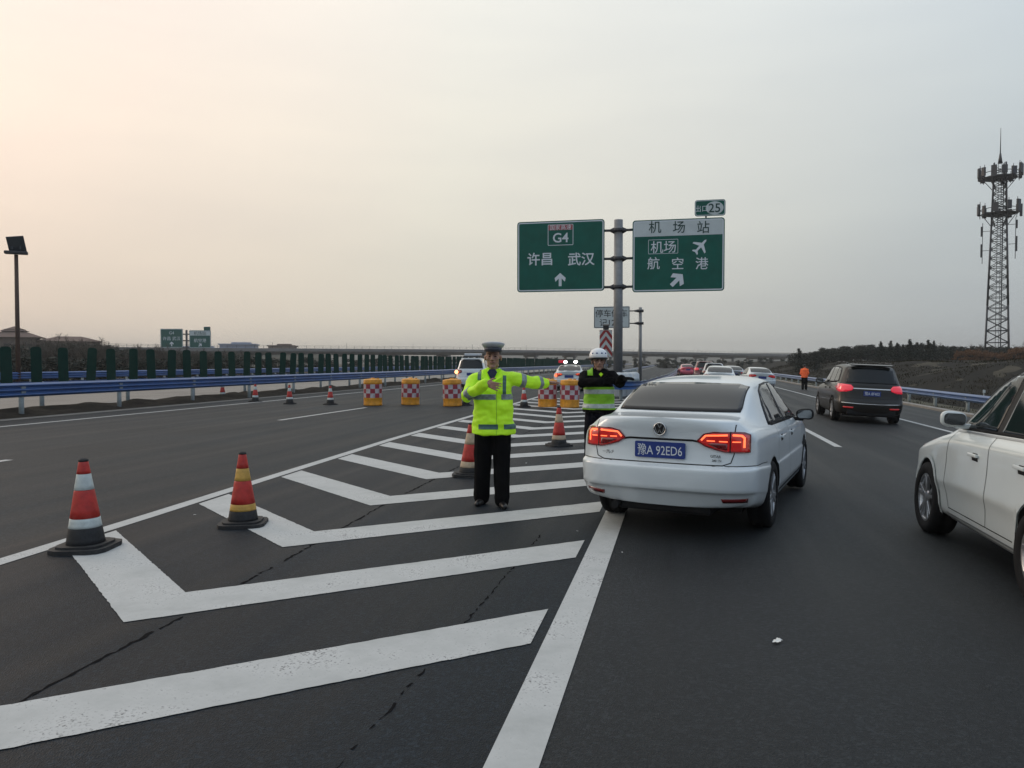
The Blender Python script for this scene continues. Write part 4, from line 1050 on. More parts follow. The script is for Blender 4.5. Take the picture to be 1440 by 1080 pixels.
def wheel(parent, x, y, r, wd, spokes=5, style='double'):
    sd_ = 1 if x > 0 else -1; rt = Matrix.Translation((x, y, r)) @ Matrix.Rotation(R_(90)*sd_, 4, 'Y')
    bm = B(); rr = r*.66
    lathe(bm, [(rr, -wd*.42), (rr+.02, -wd*.5), (r-.03, -wd*.5), (r-.008, -wd*.42), (r, -wd*.3), (r, -.02), (r-.006, -.015), (r-.006, .015), (r, .02), (r, wd*.3), (r-.008, wd*.42), (r-.03, wd*.5), (rr+.02, wd*.5), (rr, wd*.42)], 40, rt, caps=False)
    w_ = thing('wheel', None, None); w_.parent = parent
    obj('tyre', bm, M['rubber'], w_)
    bm = B(); lathe(bm, [(rr+.004, wd*.44), (rr-.015, wd*.45), (rr-.028, wd*.36), (rr-.03, wd*.05)], 40, rt, caps=False)
    for k in range(spokes):
        a = 2*math.pi*k/spokes
        for da in ((-.13, .13) if style == 'double' else (0,)):
            c1 = Vector((math.cos(a+da*.5)*rr*.2, math.sin(a+da*.5)*rr*.2, wd*.36)); c2 = Vector((math.cos(a+da*1.2)*(rr-.01), math.sin(a+da*1.2)*(rr-.01), wd*.40))
            m4 = (c2-c1).to_track_quat('X', 'Z').to_matrix(); tb = B()
            box(tb, (c1+c2)/2, ((c2-c1).length, .034 if style == 'double' else .06, .03), m4, bev=.005)
            tb.transform(rt); tm = bpy.data.meshes.new('t'); tb.to_mesh(tm); tb.free(); bm.from_mesh(tm); bpy.data.meshes.remove(tm)
    lathe(bm, [(.075, wd*.30), (.07, wd*.40), (.04, wd*.43), (0, wd*.435)], 20, rt)
    obj('rim', bm, M['alloy'], w_)
    bm = B(); lathe(bm, [(rr-.035, -.02), (rr-.035, 0), (rr*.62, .0), (rr*.6, .012), (0, .015)], 32, rt); obj('brake_disc', bm, M['black'], w_)
    return w_
def mirror_part(parent, bvh, side, y, z, m_, k=1.):
    bm = B(); x = side*(.99-.06*(k < 1))
    r = bmesh.ops.create_uvsphere(bm, u_segments=20, v_segments=12, radius=1)
    for v in r['verts']:
        c = v.co; sx = math.copysign(abs(c.x)**.7, c.x); sz = math.copysign(abs(c.z)**.7, c.z); sy = c.y
        if sy < 0: sy *= .35
        v.co = Vector((x+.015*side+sx*.125*k, y+sy*.10*k, z+.03+sz*.078*k*(1+.12*sx*side)))
    for f in bm.faces: f.smooth = True
    box(bm, (side*.86, y+.02, z-.03), (.14, .07, .045), bev=.012)
    o = obj('mirror', bm, m_, parent)
    bm = B(); prism(bm, rrect(.20*k, .115*k, .04*k, 4, x+.015*side, z+.03), .006, Matrix.Translation((0, y-.042*k, 0))); obj('mirror_glass', bm, mat_mirror, o)
    return o
mat_mirror = mat('mirror_glass', (.25, .27, .28), .05, metal=.8)
def wframe(*p): return [tuple(q) for q in p]
def seams(bvh, root, lines, w=.007):
    for mode, pts in lines: ribbon('panel_gap', bvh, mode, pts, w, .0022, M['black'], root)
def handle(bvh, root, mode, y, z, m_):
    h = caster(bvh, mode)(y, z)
    if not h: return
    p = h[0]; s = -1 if mode == 'L' else 1
    bm = B(); box(bm, p+Vector((s*.022, 0, .012)), (.020, .20, .028), bev=.008); box(bm, p+Vector((s*.008, -.075, .010)), (.03, .03, .022), bev=.005); box(bm, p+Vector((s*.008, .075, .010)), (.03, .03, .022), bev=.005)
    o = obj('door_handle', bm, m_, root)
    patch('handle_cup', bvh, mode, [(y-.075, z-.035), (y+.06, z-.035), (y+.075, z), (y+.05, z+.03), (y-.06, z+.03)], .0015, M['black'], o, .03, 0)

SED = dict(ys=[-.78, -.55, -.38, -.15, .12, .42, .75, 1.15, 1.6, 2.0, 2.3, 2.55, 2.78, 3.05, 3.3], wb=2.65, wr=.325, arch=.365, rc=(.045, .22), paint=M['white_paint'],
    zb=[(-1.1, .31), (-.78, .30), (-.5, .25), (0, .19), (3, .19), (3.6, .24)],
    top=[(-1.1, 1.095), (-.78, 1.105), (-.55, 1.11), (-.38, 1.135), (-.15, 1.265), (.12, 1.378), (.42, 1.428), (.75, 1.452), (1.15, 1.462), (1.6, 1.442), (2.0, 1.34), (2.3, 1.19), (2.55, 1.04), (2.78, .96), (3.05, .92), (3.3, .86), (3.6, .78)],
    belt=[(-1.1, .975), (-.5, .985), (.2, .955), (1.2, .935), (2.3, .915), (2.78, .87), (3.3, .76)],
    wm=[(-1.0, .835), (-.78, .865), (-.3, .888), (.4, .892), (2.4, .89), (2.9, .875), (3.3, .84)],
    wedge=[(-1.0, .67), (-.55, .67), (-.38, .66), (-.15, .645), (.12, .625), (.5, .60), (1.2, .59), (1.8, .575), (2.2, .60), (2.55, .66), (2.8, .68), (3.3, .60)],
    drop=[(-1, .02), (-.4, .03), (.1, .05), (.6, .07), (1.6, .065), (2.3, .04), (3.3, .03)],
    lz=[.0, .15, .19, .40, .50, .535, .64, .80, .93, 1.0], lw=[.955, .980, .992, 1.0, 1.0, .985, .985, .980, .965, .925],
    rear=[(.2, -.90), (.34, -.965), (.435, -1.015), (.46, -1.055), (.594, -1.068), (.657, -1.072), (.680, -1.006), (.80, -.985), (.90, -.985), (.97, -.995), (1.04, -1.015), (1.10, -1.01)],
    front=[(.2, 3.5), (.4, 3.62), (.6, 3.62), (.8, 3.54), (.95, 3.4)], crease=[(12, .55), (7, .7), (8, .5), (4, .35), (5, .5)])
def build_sedan(label, group=None):
    t = thing('white_sedan', label, 'car', group=group); me = car_body(SED); body = objm('body', me, [], t)
    bvh = BVHTree.FromPolygons([v.co for v in me.vertices], [p.vertices for p in me.polygons])
    gr = M['glass_rear']
    rw = [(-.60, 1.14), (.60, 1.14), (.605, 1.18), (.575, 1.352), (.48, 1.378), (0, 1.388), (-.48, 1.378), (-.575, 1.352), (-.605, 1.18)]
    patch('rear_window_seal', bvh, 'B', [(x*1.02, z-(.0 if z > 1.3 else .010)) for x, z in rw], .006, M['black'], t, .035, .004)
    patch('rear_window', bvh, 'B', rw, .009, gr, t, .035, .004)
    for md_, s in (('L', -1), ('R', 1)):
        dlo = [(.10, .99), (.26, 1.175), (.46, 1.31), (.74, 1.37), (1.15, 1.385), (1.55, 1.375), (1.85, 1.30), (2.15, 1.135), (2.38, .955), (2.36, .935), (1.2, .955), (.3, .972)]
        patch('window_surround', bvh, md_, dlo, .003, M['black'], t, .07)
        patch('quarter_window', bvh, md_, [(.17, 1.003), (.30, 1.16), (.42, 1.25), (.40, .995)], .006, M['glass'], t, .05)
        patch('rear_door_window', bvh, md_, [(.445, .995), (.46, 1.275), (.58, 1.32), (.82, 1.355), (1.14, 1.362), (1.14, .975)], .006, M['glass'], t, .06)
        patch('front_door_window', bvh, md_, [(1.22, .972), (1.22, 1.362), (1.52, 1.352), (1.82, 1.275), (2.1, 1.13), (2.28, .985), (2.28, .955)], .006, M['glass'], t, .06)
        seams(bvh, t, [(md_, [(.42, .98), (.40, .86), (.33, .72), (.36, .55)]), (md_, [(1.18, .965), (1.17, .7), (1.19, .27)]), (md_, [(2.30, .93), (2.36, .75), (2.32, .5), (2.26, .27)]), (md_, [(.42, .25), (1.2, .255), (2.25, .255)]),
                       (md_, [(-.98, .69), (-.6, .695), (-.36, .68)])])
        ribbon('side_crease_trim', bvh, md_, [(.42, .31), (2.24, .31)], .03, .004, M['chrome'] if False else M['black'], t)
        handle(bvh, t, md_, .62, .83, body.data.materials[0]); handle(bvh, t, md_, 1.42, .82, body.data.materials[0])
        mirror_part(t, bvh, s, 2.02, .955, M['black'], .84)
    fd = [(-.46, 1.02), (.46, 1.02)]
    patch('windscreen', bvh, 'F', [(-.60, 1.08), (.60, 1.08), (.50, 1.37), (-.50, 1.37)], .004, M['glass'], t, .08)
    # boot lid outline, plate recess line
    seams(bvh, t, [('B', [(-.665, 1.05), (-.665, 1.03), (-.665, .80), (-.64, .72), (-.57, .695), (.57, .695), (.64, .72), (.665, .80), (.665, 1.03), (.665, 1.05)])], .009)
    ribbon('boot_lip_shadow', bvh, 'B', [(-.36, .898), (-.30, .908), (.30, .908), (.36, .898)], .018, .003, M['black'], t)
    # tail lights
    for s in (-1, 1):
        LZ = lambda z: .815+(z-.755)*.86
        lamp = [(s*0.3450, LZ(.862)), (s*0.4025, LZ(.935)), (s*0.4822, LZ(.955)), (s*0.6592, LZ(.952)), (s*0.7388, LZ(.942)), (s*0.7813, LZ(.925)), (s*0.7848, LZ(.755)), (s*0.7477, LZ(.752)), (s*0.5884, LZ(.757)), (s*0.4999, LZ(.782)), (s*0.4114, LZ(.815))]
        tl = patch('taillight', bvh, 'B', lamp, .009, M['red_lens'], t, .035)
        
        ribbon('dark_rim', bvh, 'B', lamp, .012, .011, M['dark_lens'], tl, closed=True)
        ribbon('lit_strip', bvh, 'B', [(s*0.3804, LZ(.872)), (s*0.4202, LZ(.922)), (s*0.6061, LZ(.928))], .015, .013, M['glow'], tl, .02)
        ribbon('lit_strip', bvh, 'B', [(s*0.6459, LZ(.928)), (s*0.7167, LZ(.92)), (s*0.7388, LZ(.895)), (s*0.7388, LZ(.80))], .017, .013, M['glow'], tl, .02)
        ribbon('lit_strip', bvh, 'B', [(s*0.4291, LZ(.868)), (s*0.4999, LZ(.866))], .009, .013, M['glow'], tl, .02)
        ribbon('lit_strip', bvh, 'B', [(s*0.5353, LZ(.864)), (s*0.6061, LZ(.861))], .009, .013, M['glow'], tl, .02); ribbon('lit_strip', bvh, 'B', [(s*0.6459, LZ(.86)), (s*0.7123, LZ(.858))], .009, .013, M['glow'], tl, .02)
        patch('lower_lens', bvh, 'B', [(s*0.4291, LZ(.835)), (s*0.4822, LZ(.845)), (s*0.6061, LZ(.84)), (s*0.6061, LZ(.772)), (s*0.5884, LZ(.772)), (s*0.5087, LZ(.795))], .0115, M['dark_lens'], tl, .03, 0)
        ribbon('lamp_split', bvh, 'B', [(s*0.6282, LZ(.957)), (s*0.6282, LZ(.748))], .010, .0145, M['black'], tl)
        patch('bumper_reflector', bvh, 'B', [(s*.56, .40), (s*.78, .405), (s*.77, .365), (s*.57, .362)], .005, M['dark_lens'], t, .04)
    # number plate
    yb = caster(bvh, 'B')(0, .80)[0].y
    bm = B(); prism(bm, rrect(.48, .145, .012, 3, 0, .81), .014, Matrix.Translation((0, yb-.022, 0))); pl_ = obj('number_plate', bm, M['plate'], t)
    text(pl_, '豫A 92ED6', .115, (0, yb-.0235, .81), M['ink_white'], sx=.80, depth=.001)
    # round emblem
    def emblem(z, r_):
        y_ = caster(bvh, 'B')(0, z)[0].y-.008
        bm = B(); lathe(bm, [(r_, 0), (r_, .008), (r_-.004, .010), (0, .0105)], 32, Matrix.Translation((0, y_+.006, z)) @ Matrix.Rotation(R_(90), 4, 'X')); e = obj('emblem', bm, M['black'], t)
        bm = B(); lathe(bm, [(r_*.86, .0), (r_*.86, .006), (r_, .006), (r_, 0)], 32, Matrix.Translation((0, y_-.003, z)) @ Matrix.Rotation(R_(90), 4, 'X'), caps=False)
        def seg(a, b, w=.15):
            a, b = Vector(a)*r_, Vector(b)*r_; d = (b-a).normalized(); s = Vector((-d.y, d.x))*w*r_/2
            prism(bm, [tuple(a-s), tuple(b-s), tuple(b+s), tuple(a+s)], .006, Matrix.Translation((0, y_-.009, z)))
        seg((-.36, .84), (-.0, .16)); seg((.36, .84), (.0, .16)); seg((-.78, .45), (-.38, -.80)); seg((.78, .45), (.38, -.80)); seg((-.38, -.80), (0, -.10)); seg((.38, -.80), (0, -.10))
        obj('emblem_letters', bm, M['chrome'], e)
    emblem(1.0, .060)
    bl = text(t, '一汽-大众', .038, (-.50, caster(bvh, 'B')(-.5, .77)[0].y-.004, .765), M['dark_steel'], depth=.001); text(t, 'SAGITAR', .034, (.49, caster(bvh, 'B')(.5, .77)[0].y-.004, .775), M['dark_steel'], depth=.001); text(t, '280 TSI', .028, (.52, caster(bvh, 'B')(.5, .74)[0].y-.004, .738), M['dark_steel'], depth=.001)
    # antenna fin, under side, exhaust
    bm = B(); box(bm, (0, 1.5, .22), (1.25, 3.6, .10)); box(bm, (0, -.62, .27), (.9, .5, .10), bev=.03); cyl(bm, (-.45, -.98, .27), (-.45, -.6, .27), .035, .035, 12); obj('underbody', bm, M['black'], t)
    for s in (-1, 1):
        for y in (0, SED['wb']): wheel(t, s*.775, y, .325, .215)
    return t, bvh
jet, jbvh = build_sedan('white sedan with lit red taillights and blue plate, turning in front of the helmeted officer')
JAX = (0.105, 8.03); JH = R_(-14.8)
jet.scale = (.965, 1, 1); jet.location = (JAX[0], JAX[1], -.005); jet.rotation_euler = (0, R_(.3), JH)

SUVD = dict(ys=[-.50, -.25, .1, .5, 1.0, 1.5, 1.85, 2.15, 2.4, 2.65, 2.95, 3.25, 3.45], wb=2.8, wr=.36, arch=.40, rc=(.05, .22), paint=M['dark_paint'],
    zb=[(-1.1, .30), (0, .24), (3, .24), (3.8, .3)],
    top=[(-.9, 1.66), (-.5, 1.70), (.1, 1.745), (1.0, 1.75), (1.6, 1.72), (2.0, 1.60), (2.35, 1.38), (2.65, 1.19), (2.95, 1.10), (3.45, 1.02), (3.8, .95)],
    belt=[(-1, 1.12), (0, 1.10), (1.2, 1.07), (2.4, 1.04), (2.95, 1.0), (3.5, .9)],
    wm=[(-1.0, .88), (-.5, .915), (0, .935), (2.4, .935), (3.0, .925), (3.5, .89)],
    wedge=[(-1.0, .62), (-.5, .66), (.2, .68), (1.6, .67), (2.2, .66), (2.65, .70), (3, .72), (3.5, .66)],
    drop=[(-1, .06), (0, .075), (1.6, .07), (2.3, .05), (3.3, .03)],
    lz=[.0, .13, .30, .40, .46, .60, .78, .92, 1.0], lw=[.955, .985, 1.0, 1.0, .99, .99, .982, .965, .93],
    rear=[(.24, -.90), (.32, -.99), (.5, -1.03), (.66, -1.02), (.70, -.97), (1.0, -.94), (1.12, -.92), (1.2, -.88), (1.58, -.70), (1.66, -.68), (1.72, -.66)],
    front=[(.25, 3.6), (.5, 3.72), (.8, 3.72), (1.0, 3.6)], crease=[(11, .6), (8, .2)])
def build_suv(label, paint, name='dark_suv', plate='豫A 8F402', roofbar=False, lit=True, white=False, S=SUVD):
    S = dict(S); S['paint'] = paint
    t = thing(name, label, 'car'); me = car_body(S); body = objm('body', me, [], t)
    bvh = BVHTree.FromPolygons([v.co for v in me.vertices], [p.vertices for p in me.polygons])
    rw = [(-.70, 1.175), (.70, 1.175), (.685, 1.25), (.60, 1.60), (.5, 1.625), (-.5, 1.625), (-.60, 1.60), (-.685, 1.25)]
    patch('rear_window', bvh, 'B', rw, .005, M['glass'], t, .07)
    for md_, s in (('L', -1), ('R', 1)):
        dlo = [(-.40, 1.19), (-.22, 1.50), (-.10, 1.60), (.4, 1.655), (1.2, 1.655), (1.62, 1.61), (1.95, 1.47), (2.3, 1.22), (2.42, 1.09), (1.2, 1.12), (0, 1.15)]
        patch('window_surround', bvh, md_, dlo, .003, M['black'], t, .08)
        patch('cargo_window', bvh, md_, [(-.30, 1.21), (-.15, 1.50), (-.05, 1.575), (.28, 1.60), (.28, 1.185)], .006, M['glass'], t, .07)
        patch('rear_door_window', bvh, md_, [(.34, 1.18), (.34, 1.61), (1.10, 1.625), (1.12, 1.155)], .006, M['glass'], t, .07)
        patch('front_door_window', bvh, md_, [(1.20, 1.15), (1.18, 1.625), (1.58, 1.59), (1.9, 1.46), (2.2, 1.24), (2.24, 1.12)], .006, M['glass'], t, .07)
        ribbon('chrome_trim', bvh, md_, [(-.40, 1.175), (0, 1.135), (1.2, 1.105), (2.40, 1.075)], .018, .006, M['chrome'], t)
        seams(bvh, t, [(md_, [(.30, 1.15), (.30, .9), (.38, .62)]), (md_, [(1.16, 1.12), (1.16, .34)]), (md_, [(2.35, 1.05), (2.40, .8), (2.34, .34)])])
        handle(bvh, t, md_, .62, .98, paint); handle(bvh, t, md_, 1.42, .96, paint)
        mirror_part(t, bvh, s, 2.05, 1.13, paint)
        bm = B(); P = [Vector((s*.60, y, z)) for y, z in ((-.35, 1.735), (-.2, 1.775), (.4, 1.80), (1.3, 1.79), (1.55, 1.745))]
        for a, b in zip(P, P[1:]): cyl(bm, a, b, .016, .016, 8)
        obj('roof_rail', bm, M['dark_steel'], t)
        tl = patch('taillight', bvh, 'B', [(s*.50, 1.045), (s*.56, 1.115), (s*.84, 1.14), (s*.885, 1.10), (s*.89, .93), (s*.84, .90), (s*.62, .93), (s*.52, .97)], .01, M['red_lens_lit'] if lit else M['dark_lens'], t, .05)
        patch('side_lens', bvh, md_, [(-.88, 1.11), (-.62, 1.09), (-.56, 1.02), (-.62, .94), (-.88, .91)], .009, M['red_lens_lit'] if lit else M['dark_lens'], tl, .04)
        patch('bumper_reflector', bvh, 'B', [(s*.48, .48), (s*.76, .485), (s*.75, .445), (s*.5, .44)], .006, M['red_lens'], t, .05)
    patch('windscreen', bvh, 'F', [(-.66, 1.24), (.66, 1.24), (.56, 1.62), (-.56, 1.62)], .004, M['glass'], t, .1)
    ribbon('chrome_bar', bvh, 'B', [(-.50, 1.02), (.50, 1.02)], .028, .008, M['chrome'], t)
    ribbon('chrome_bar', bvh, 'B', [(-.80, .60), (-.3, .58), (.3, .58), (.80, .60)], .018, .007, M['chrome'], t)
    yb = caster(bvh, 'B')(0, .88)[0].y
    bm = B(); prism(bm, rrect(.46, .145, .012, 3, 0, .885), .014, Matrix.Translation((0, yb-.03, 0))); pl_ = obj('number_plate', bm, M['plate'], t)
    if plate: text(pl_, plate, .115, (0, yb-.0315, .885), M['ink_white'], sx=.80, depth=.001)
    seams(bvh, t, [('B', [(-.74, 1.15), (-.70, .74), (.70, .74), (.74, 1.15)])], .010)
    bm = B(); box(bm, (0, 1.35, .27), (1.5, 4.2, .12)); box(bm, (0, -.82, .33), (1.3, .3, .16), bev=.03); obj('underbody', bm, M['black'], t)
    bm = B(); box(bm, (0, -.62, 1.71), (1.16, .26, .035), Matrix.Rotation(R_(6), 3, 'X'), bev=.015); obj('spoiler', bm, paint, t)
    for s in (-1, 1):
        for y in (0, S['wb']): wheel(t, s*.815, y, .36, .235, 6, 'single')
    return t, bvh
ds, dbv = build_suv('dark brown SUV with bright red taillights, on the ramp right of the white sedan', M['dark_paint'])
pL, pR = G(1176, 592), G(1262, 596)
def on_slope(o, x, y, rz=0, s=1.): o.location = (x, y, gz(x)-.005); o.rotation_euler = (0, math.atan(SLK) if x > 2 else 0, rz); o.scale = (s,)*3
on_slope(ds, 5.52, 24.9, R_(-1.5), 1.0)
DSUV = ds

# white SUV cut by the right edge
def zf(z): return z+.115*min(1, max(0, (z-.5)/.45))
def yf(y): return y if y < .9 else .9+(y-.9)*(.72 if y < 2.2 else .85)+(0 if y<2.2 else -.0)
SUVW = dict(SUVD); SUVW.update(dict(wb=2.6, wr=.345, arch=.385, paint=M['warm_white_paint'],
    top=[(-.9, 1.60), (-.5, 1.63), (.1, 1.675), (.7, 1.685), (1.15, 1.665), (1.42, 1.61), (1.64, 1.515), (1.86, 1.38), (2.06, 1.24), (2.25, 1.125), (2.5, 1.065), (2.8, .99), (3.1, .92), (3.6, .78)],
    ys=[-.50, -.25, .1, .5, .85, 1.15, 1.42, 1.64, 1.86, 2.06, 2.3, 2.5, 2.75, 2.95, 3.15],
    belt=[(-1, 1.10), (0, 1.08), (1.2, 1.055), (1.9, 1.03), (2.2, 1.0), (2.5, .94), (2.85, .87), (3.2, .79)],
    wm=[(-1.0, .86), (-.5, .895), (0, .915), (2.4, .915), (2.9, .90), (3.2, .86)],
    wedge=[(-1.0, .58), (-.5, .61), (.2, .64), (1.15, .64), (1.64, .65), (2.0, .69), (2.6, .66), (3.2, .58)],
    zb=[(-1.1, .28), (0, .23), (3, .23), (3.8, .28)],
    rear=[(.24, -.80), (.32, -.88), (.5, -.92), (.66, -.91), (1.1, -.84), (1.2, -.80), (1.55, -.62), (1.65, -.60)],
    lw=[.955, .968, .978, 1.003, 1.0, .988, .985, .985, .93],
    front=[(.25, 3.28), (.5, 3.40), (.75, 3.40), (.95, 3.25)], crease=[(11, .6), (10, .25), (6, .3)]))
def build_white_suv():
    paint = M['warm_white_paint']
    t = thing('white_suv', 'white SUV cut off by the right edge of the picture, left side showing', 'car'); me = car_body(SUVW); objm('body', me, [], t)
    bvh = BVHTree.FromPolygons([v.co for v in me.vertices], [p.vertices for p in me.polygons])
    for md_, s in (('L', -1), ('R', 1)):
        dlo = [(-.42, 1.15), (-.25, 1.42), (-.05, 1.53), (.35, 1.595), (.94, 1.605), (1.25, 1.575), (1.50, 1.49), (1.75, 1.345), (1.99, 1.155), (2.04, 1.065), (.97, 1.095), (0, 1.12)]
        patch('window_surround', bvh, md_, dlo, .003, M['black'], t, .04)
        patch('cargo_window', bvh, md_, [(-.34, 1.16), (-.20, 1.39), (-.06, 1.485), (.08, 1.52), (.08, 1.14)], .006, M['glass'], t, .04)
        patch('rear_door_window', bvh, md_, [(.14, 1.135), (.14, 1.53), (.40, 1.565), (.93, 1.575), (.95, 1.12)], .006, M['glass'], t, .04)
        patch('front_door_window', bvh, md_, [(1.06, 1.115), (1.04, 1.575), (1.24, 1.55), (1.47, 1.465), (1.70, 1.325), (1.90, 1.155), (1.90, 1.09)], .006, M['glass'], t, .04)
        ribbon('window_trim', bvh, md_, [(-.44, 1.13), (0, 1.105), (.97, 1.078), (2.04, 1.05)], .014, .006, M['alloy'], t)
        ribbon('window_trim', bvh, md_, [(-.27, 1.435), (-.07, 1.545), (.35, 1.61), (.94, 1.62), (1.26, 1.59), (1.52, 1.505), (1.77, 1.355), (2.02, 1.165)], .016, .004, M['alloy'], t)
        seams(bvh, t, [(md_, [(.10, 1.105), (.10, .90), (.20, .72), (.36, .50), (.44, .36)]), (md_, [(1.00, 1.075), (1.00, .50), (1.02, .36)]), (md_, [(1.98, 1.05), (2.03, .85), (2.02, .56), (1.95, .36)]), (md_, [(.44, .355), (1.1, .355), (1.95, .355)])], .008)
        ribbon('sill_trim', bvh, md_, [(.44, .285), (2.0, .285)], .055, .006, M['alloy'], t)
        handle(bvh, t, md_, .33, .90, paint); handle(bvh, t, md_, 1.30, .885, paint)
        mirror_part(t, bvh, s, 1.76, 1.135, paint, .88)
        # arch lips
        for yw in (0, SUVW['wb']):
            arc = [(yw+.41*math.cos(a*math.pi/18), .345+.41*math.sin(a*math.pi/18)) for a in range(-2, 21)]
            ribbon('arch_lip', bvh, md_, arc, .045, .012, paint, t, .05)
        bm = B(); P = [Vector((s*.585, y, z)) for y, z in ((-.35, 1.645), (-.25, 1.685), (.2, 1.72), (.7, 1.73), (1.0, 1.71), (1.14, 1.665))]
        for a, b in zip(P, P[1:]): cyl(bm, a, b, .017, .017, 10)
        obj('roof_rail', bm, M['alloy'], t)
        patch('taillight', bvh, 'B', [(s*.45, 1.0), (s*.84, 1.0), (s*.85, .85), (s*.5, .86)], .01, M['red_lens'], t, .05)
        patch('headlight', bvh, 'F', [(s*.5, .80), (s*.80, .86), (s*.82, .76), (s*.5, .70)], .01, mat_mirror, t, .05)
    patch('windscreen', bvh, 'F', [(-.60, 1.22), (.60, 1.22), (.52, 1.57), (-.52, 1.57)], .004, M['glass'], t, .1)
    patch('rear_window', bvh, 'B', [(-.62, 1.20), (.62, 1.20), (.52, 1.54), (-.52, 1.54)], .005, M['glass'], t, .07)
    bm = B(); box(bm, (0, 1.25, .26), (1.5, 3.9, .10)); obj('underbody', bm, M['black'], t)
    for s in (-1, 1):
        for y in (0, SUVW['wb']): wheel(t, s*.80, y, .345, .235, 5, 'double')
    SYW = .93
    for c in t.children:
        if c.name.startswith('wheel'):
            yc = sum(v.co.y for v in c.children[0].data.vertices)/len(c.children[0].data.vertices); c.scale.y = 1/SYW; c.location.y = yc*(1-1/SYW)
    return t
ws = build_white_suv()
on_slope(ws, 3.23, 5.76, R_(-.5)); ws.scale = (.97, .93, 1.0)

# ------------------------------------------------------------------ other traffic, copies with paint of their own
def repaint(o, pairs):
    for c in [o]+list(o.children_recursive):
        for sl in c.material_slots:
            if sl.material in pairs: m_ = pairs[sl.material]; sl.link = 'OBJECT'; sl.material = m_
def drop(o, names):
    for c in list(o.children_recursive):
        if any(c.name.split('.')[0] == n for n in names): bpy.data.objects.remove(c)
def sedan_copy(name, px, py, zc, label, paint, rz=0, s=1., lit=False, group='cars queuing ahead on the ramp', plate=False):
    o = copy_tree(jet); o.name = name; tag(o, label, 'car', group); q = D(px, 509, zc); on_slope(o, q.x, q.y, rz, s)
    drop(o, ['lettering', 'emblem_letters', 'emblem']+([] if plate else []))
    pr_ = {M['white_paint']: paint}
    if not lit: pr_.update({M['glow']: M['red_lens']})
    repaint(o, pr_); return o
def suv_copy(name, px, zc, label, paint, rz=0, s=1., lit=False, group='cars queuing ahead on the ramp', sc3=None):
    o = copy_tree(DSUV); o.name = name; tag(o, label, 'car', group); q = D(px, 509, zc); on_slope(o, q.x, q.y, rz, s)
    if sc3: o.scale = sc3
    drop(o, ['lettering']); pr_ = {M['dark_paint']: paint}
    if not lit: pr_[M['red_lens_lit']] = M['dark_lens']
    repaint(o, pr_); return o
sedan_copy('white_sedan', 1067.5, 0, 49, 'white sedan driving away, just right of the near white sedan roof', M['white_paint'], R_(4))
sedan_copy('white_sedan', 1011, 0, 40, 'white car whose dark rear window shows just above the near sedan roof', M['white_paint'], R_(-3), 1.0)
suv_copy('white_suv', 1003, 56, 'white SUV in the queue, between the dark red SUV and the white sedans', M['silver_paint'], R_(-2), .92)
sedan_copy('white_sedan', 1031, 0, 60, 'pale sedan half hidden in the queue behind the near sedan roof', M['silver_paint'], R_(3))
suv_copy('dark_red_suv', 990, 68, 'dark red SUV with roof rails in the queue ahead', M['red_paint'], 0, 1.0, True)
sedan_copy('pink_red_sedan', 966.5, 0, 84, 'small pinkish red car, farthest left in the queue', M['pink_paint'], R_(5), .95)
suv_copy('black_suv', 978, 105, 'far black SUV, a dark spot behind the queue', M['dark_paint'], 0, 1.0)

def lightbar(o, y, z, kind):
    r = bpy.data.objects.new('light_bar', None); COL.objects.link(r); r.parent = o; r.location = (0, y, z)
    bm = B(); box(bm, (0, 0, .04), (1.15, .26, .07), bev=.02); 
    for s in (-.4, .4): cyl(bm, (s, 0, -.06), (s, 0, .02), .025, .025, 8)
    obj('bar_base', bm, M['dark_steel'], r)
    if kind == 'sedan':
        for x, m_ in ((-.26, M['beacon']), (.32, M['beacon'])):
            bm = B(); bmesh.ops.create_uvsphere(bm, u_segments=16, v_segments=10, radius=.095, matrix=Matrix.Translation((x, -.08, .14)) @ Matrix.Diagonal((1.2, .7, .8, 1))); obj('beacon', bm, m_, r)
        bm = B(); box(bm, (-.44, 0, .16), (.42, .22, .16), bev=.04); obj('beacon', bm, M['beacon_red'], r)
    else:
        bm = B(); box(bm, (0, 0, .14), (1.05, .22, .12), bev=.04); obj('beacon', bm, M['silver_paint'], r)
GP = 'police vehicles parked on the closed lane'
o = suv_copy('white_police_van', 664.5, 43.5, 'white police van with one glowing light, parked beside the left guard rail', M['white_paint'], R_(9), 1.0, False, GP, (.96, 1.0, 1.05))
pv = o; lightbar(o, .3, 1.79, 'van')
bm = B(); bmesh.ops.create_uvsphere(bm, u_segments=16, v_segments=10, radius=.10, matrix=Matrix.Translation((.93, -.3, 1.72))); obj('work_lamp', bm, M['beacon_warm'], o)
bm = B(); bmesh.ops.create_uvsphere(bm, u_segments=16, v_segments=10, radius=.10, matrix=Matrix.Translation((-.84, -.90, 1.0)) @ Matrix.Diagonal((1, .4, 1, 1))); obj('lit_taillight', bm, mat('lit_orange_lamp', (1, .3, .1), .4, emis=(1, .32, .12), estr=5), o)
o = sedan_copy('white_police_sedan', 801, 0, 43, 'white police sedan with bright roof beacons, behind the two right-hand barrels', M['white_paint'], R_(6), 1.0, True, GP)
lightbar(o, .7, 1.47, 'sedan')
bm = B(); bmesh.ops.create_uvsphere(bm, u_segments=16, v_segments=10, radius=.075, matrix=Matrix.Translation((-.72, -1.0, .86)) @ Matrix.Diagonal((1, .4, 1, 1))); obj('lit_taillight', bm, M['glow'], o)
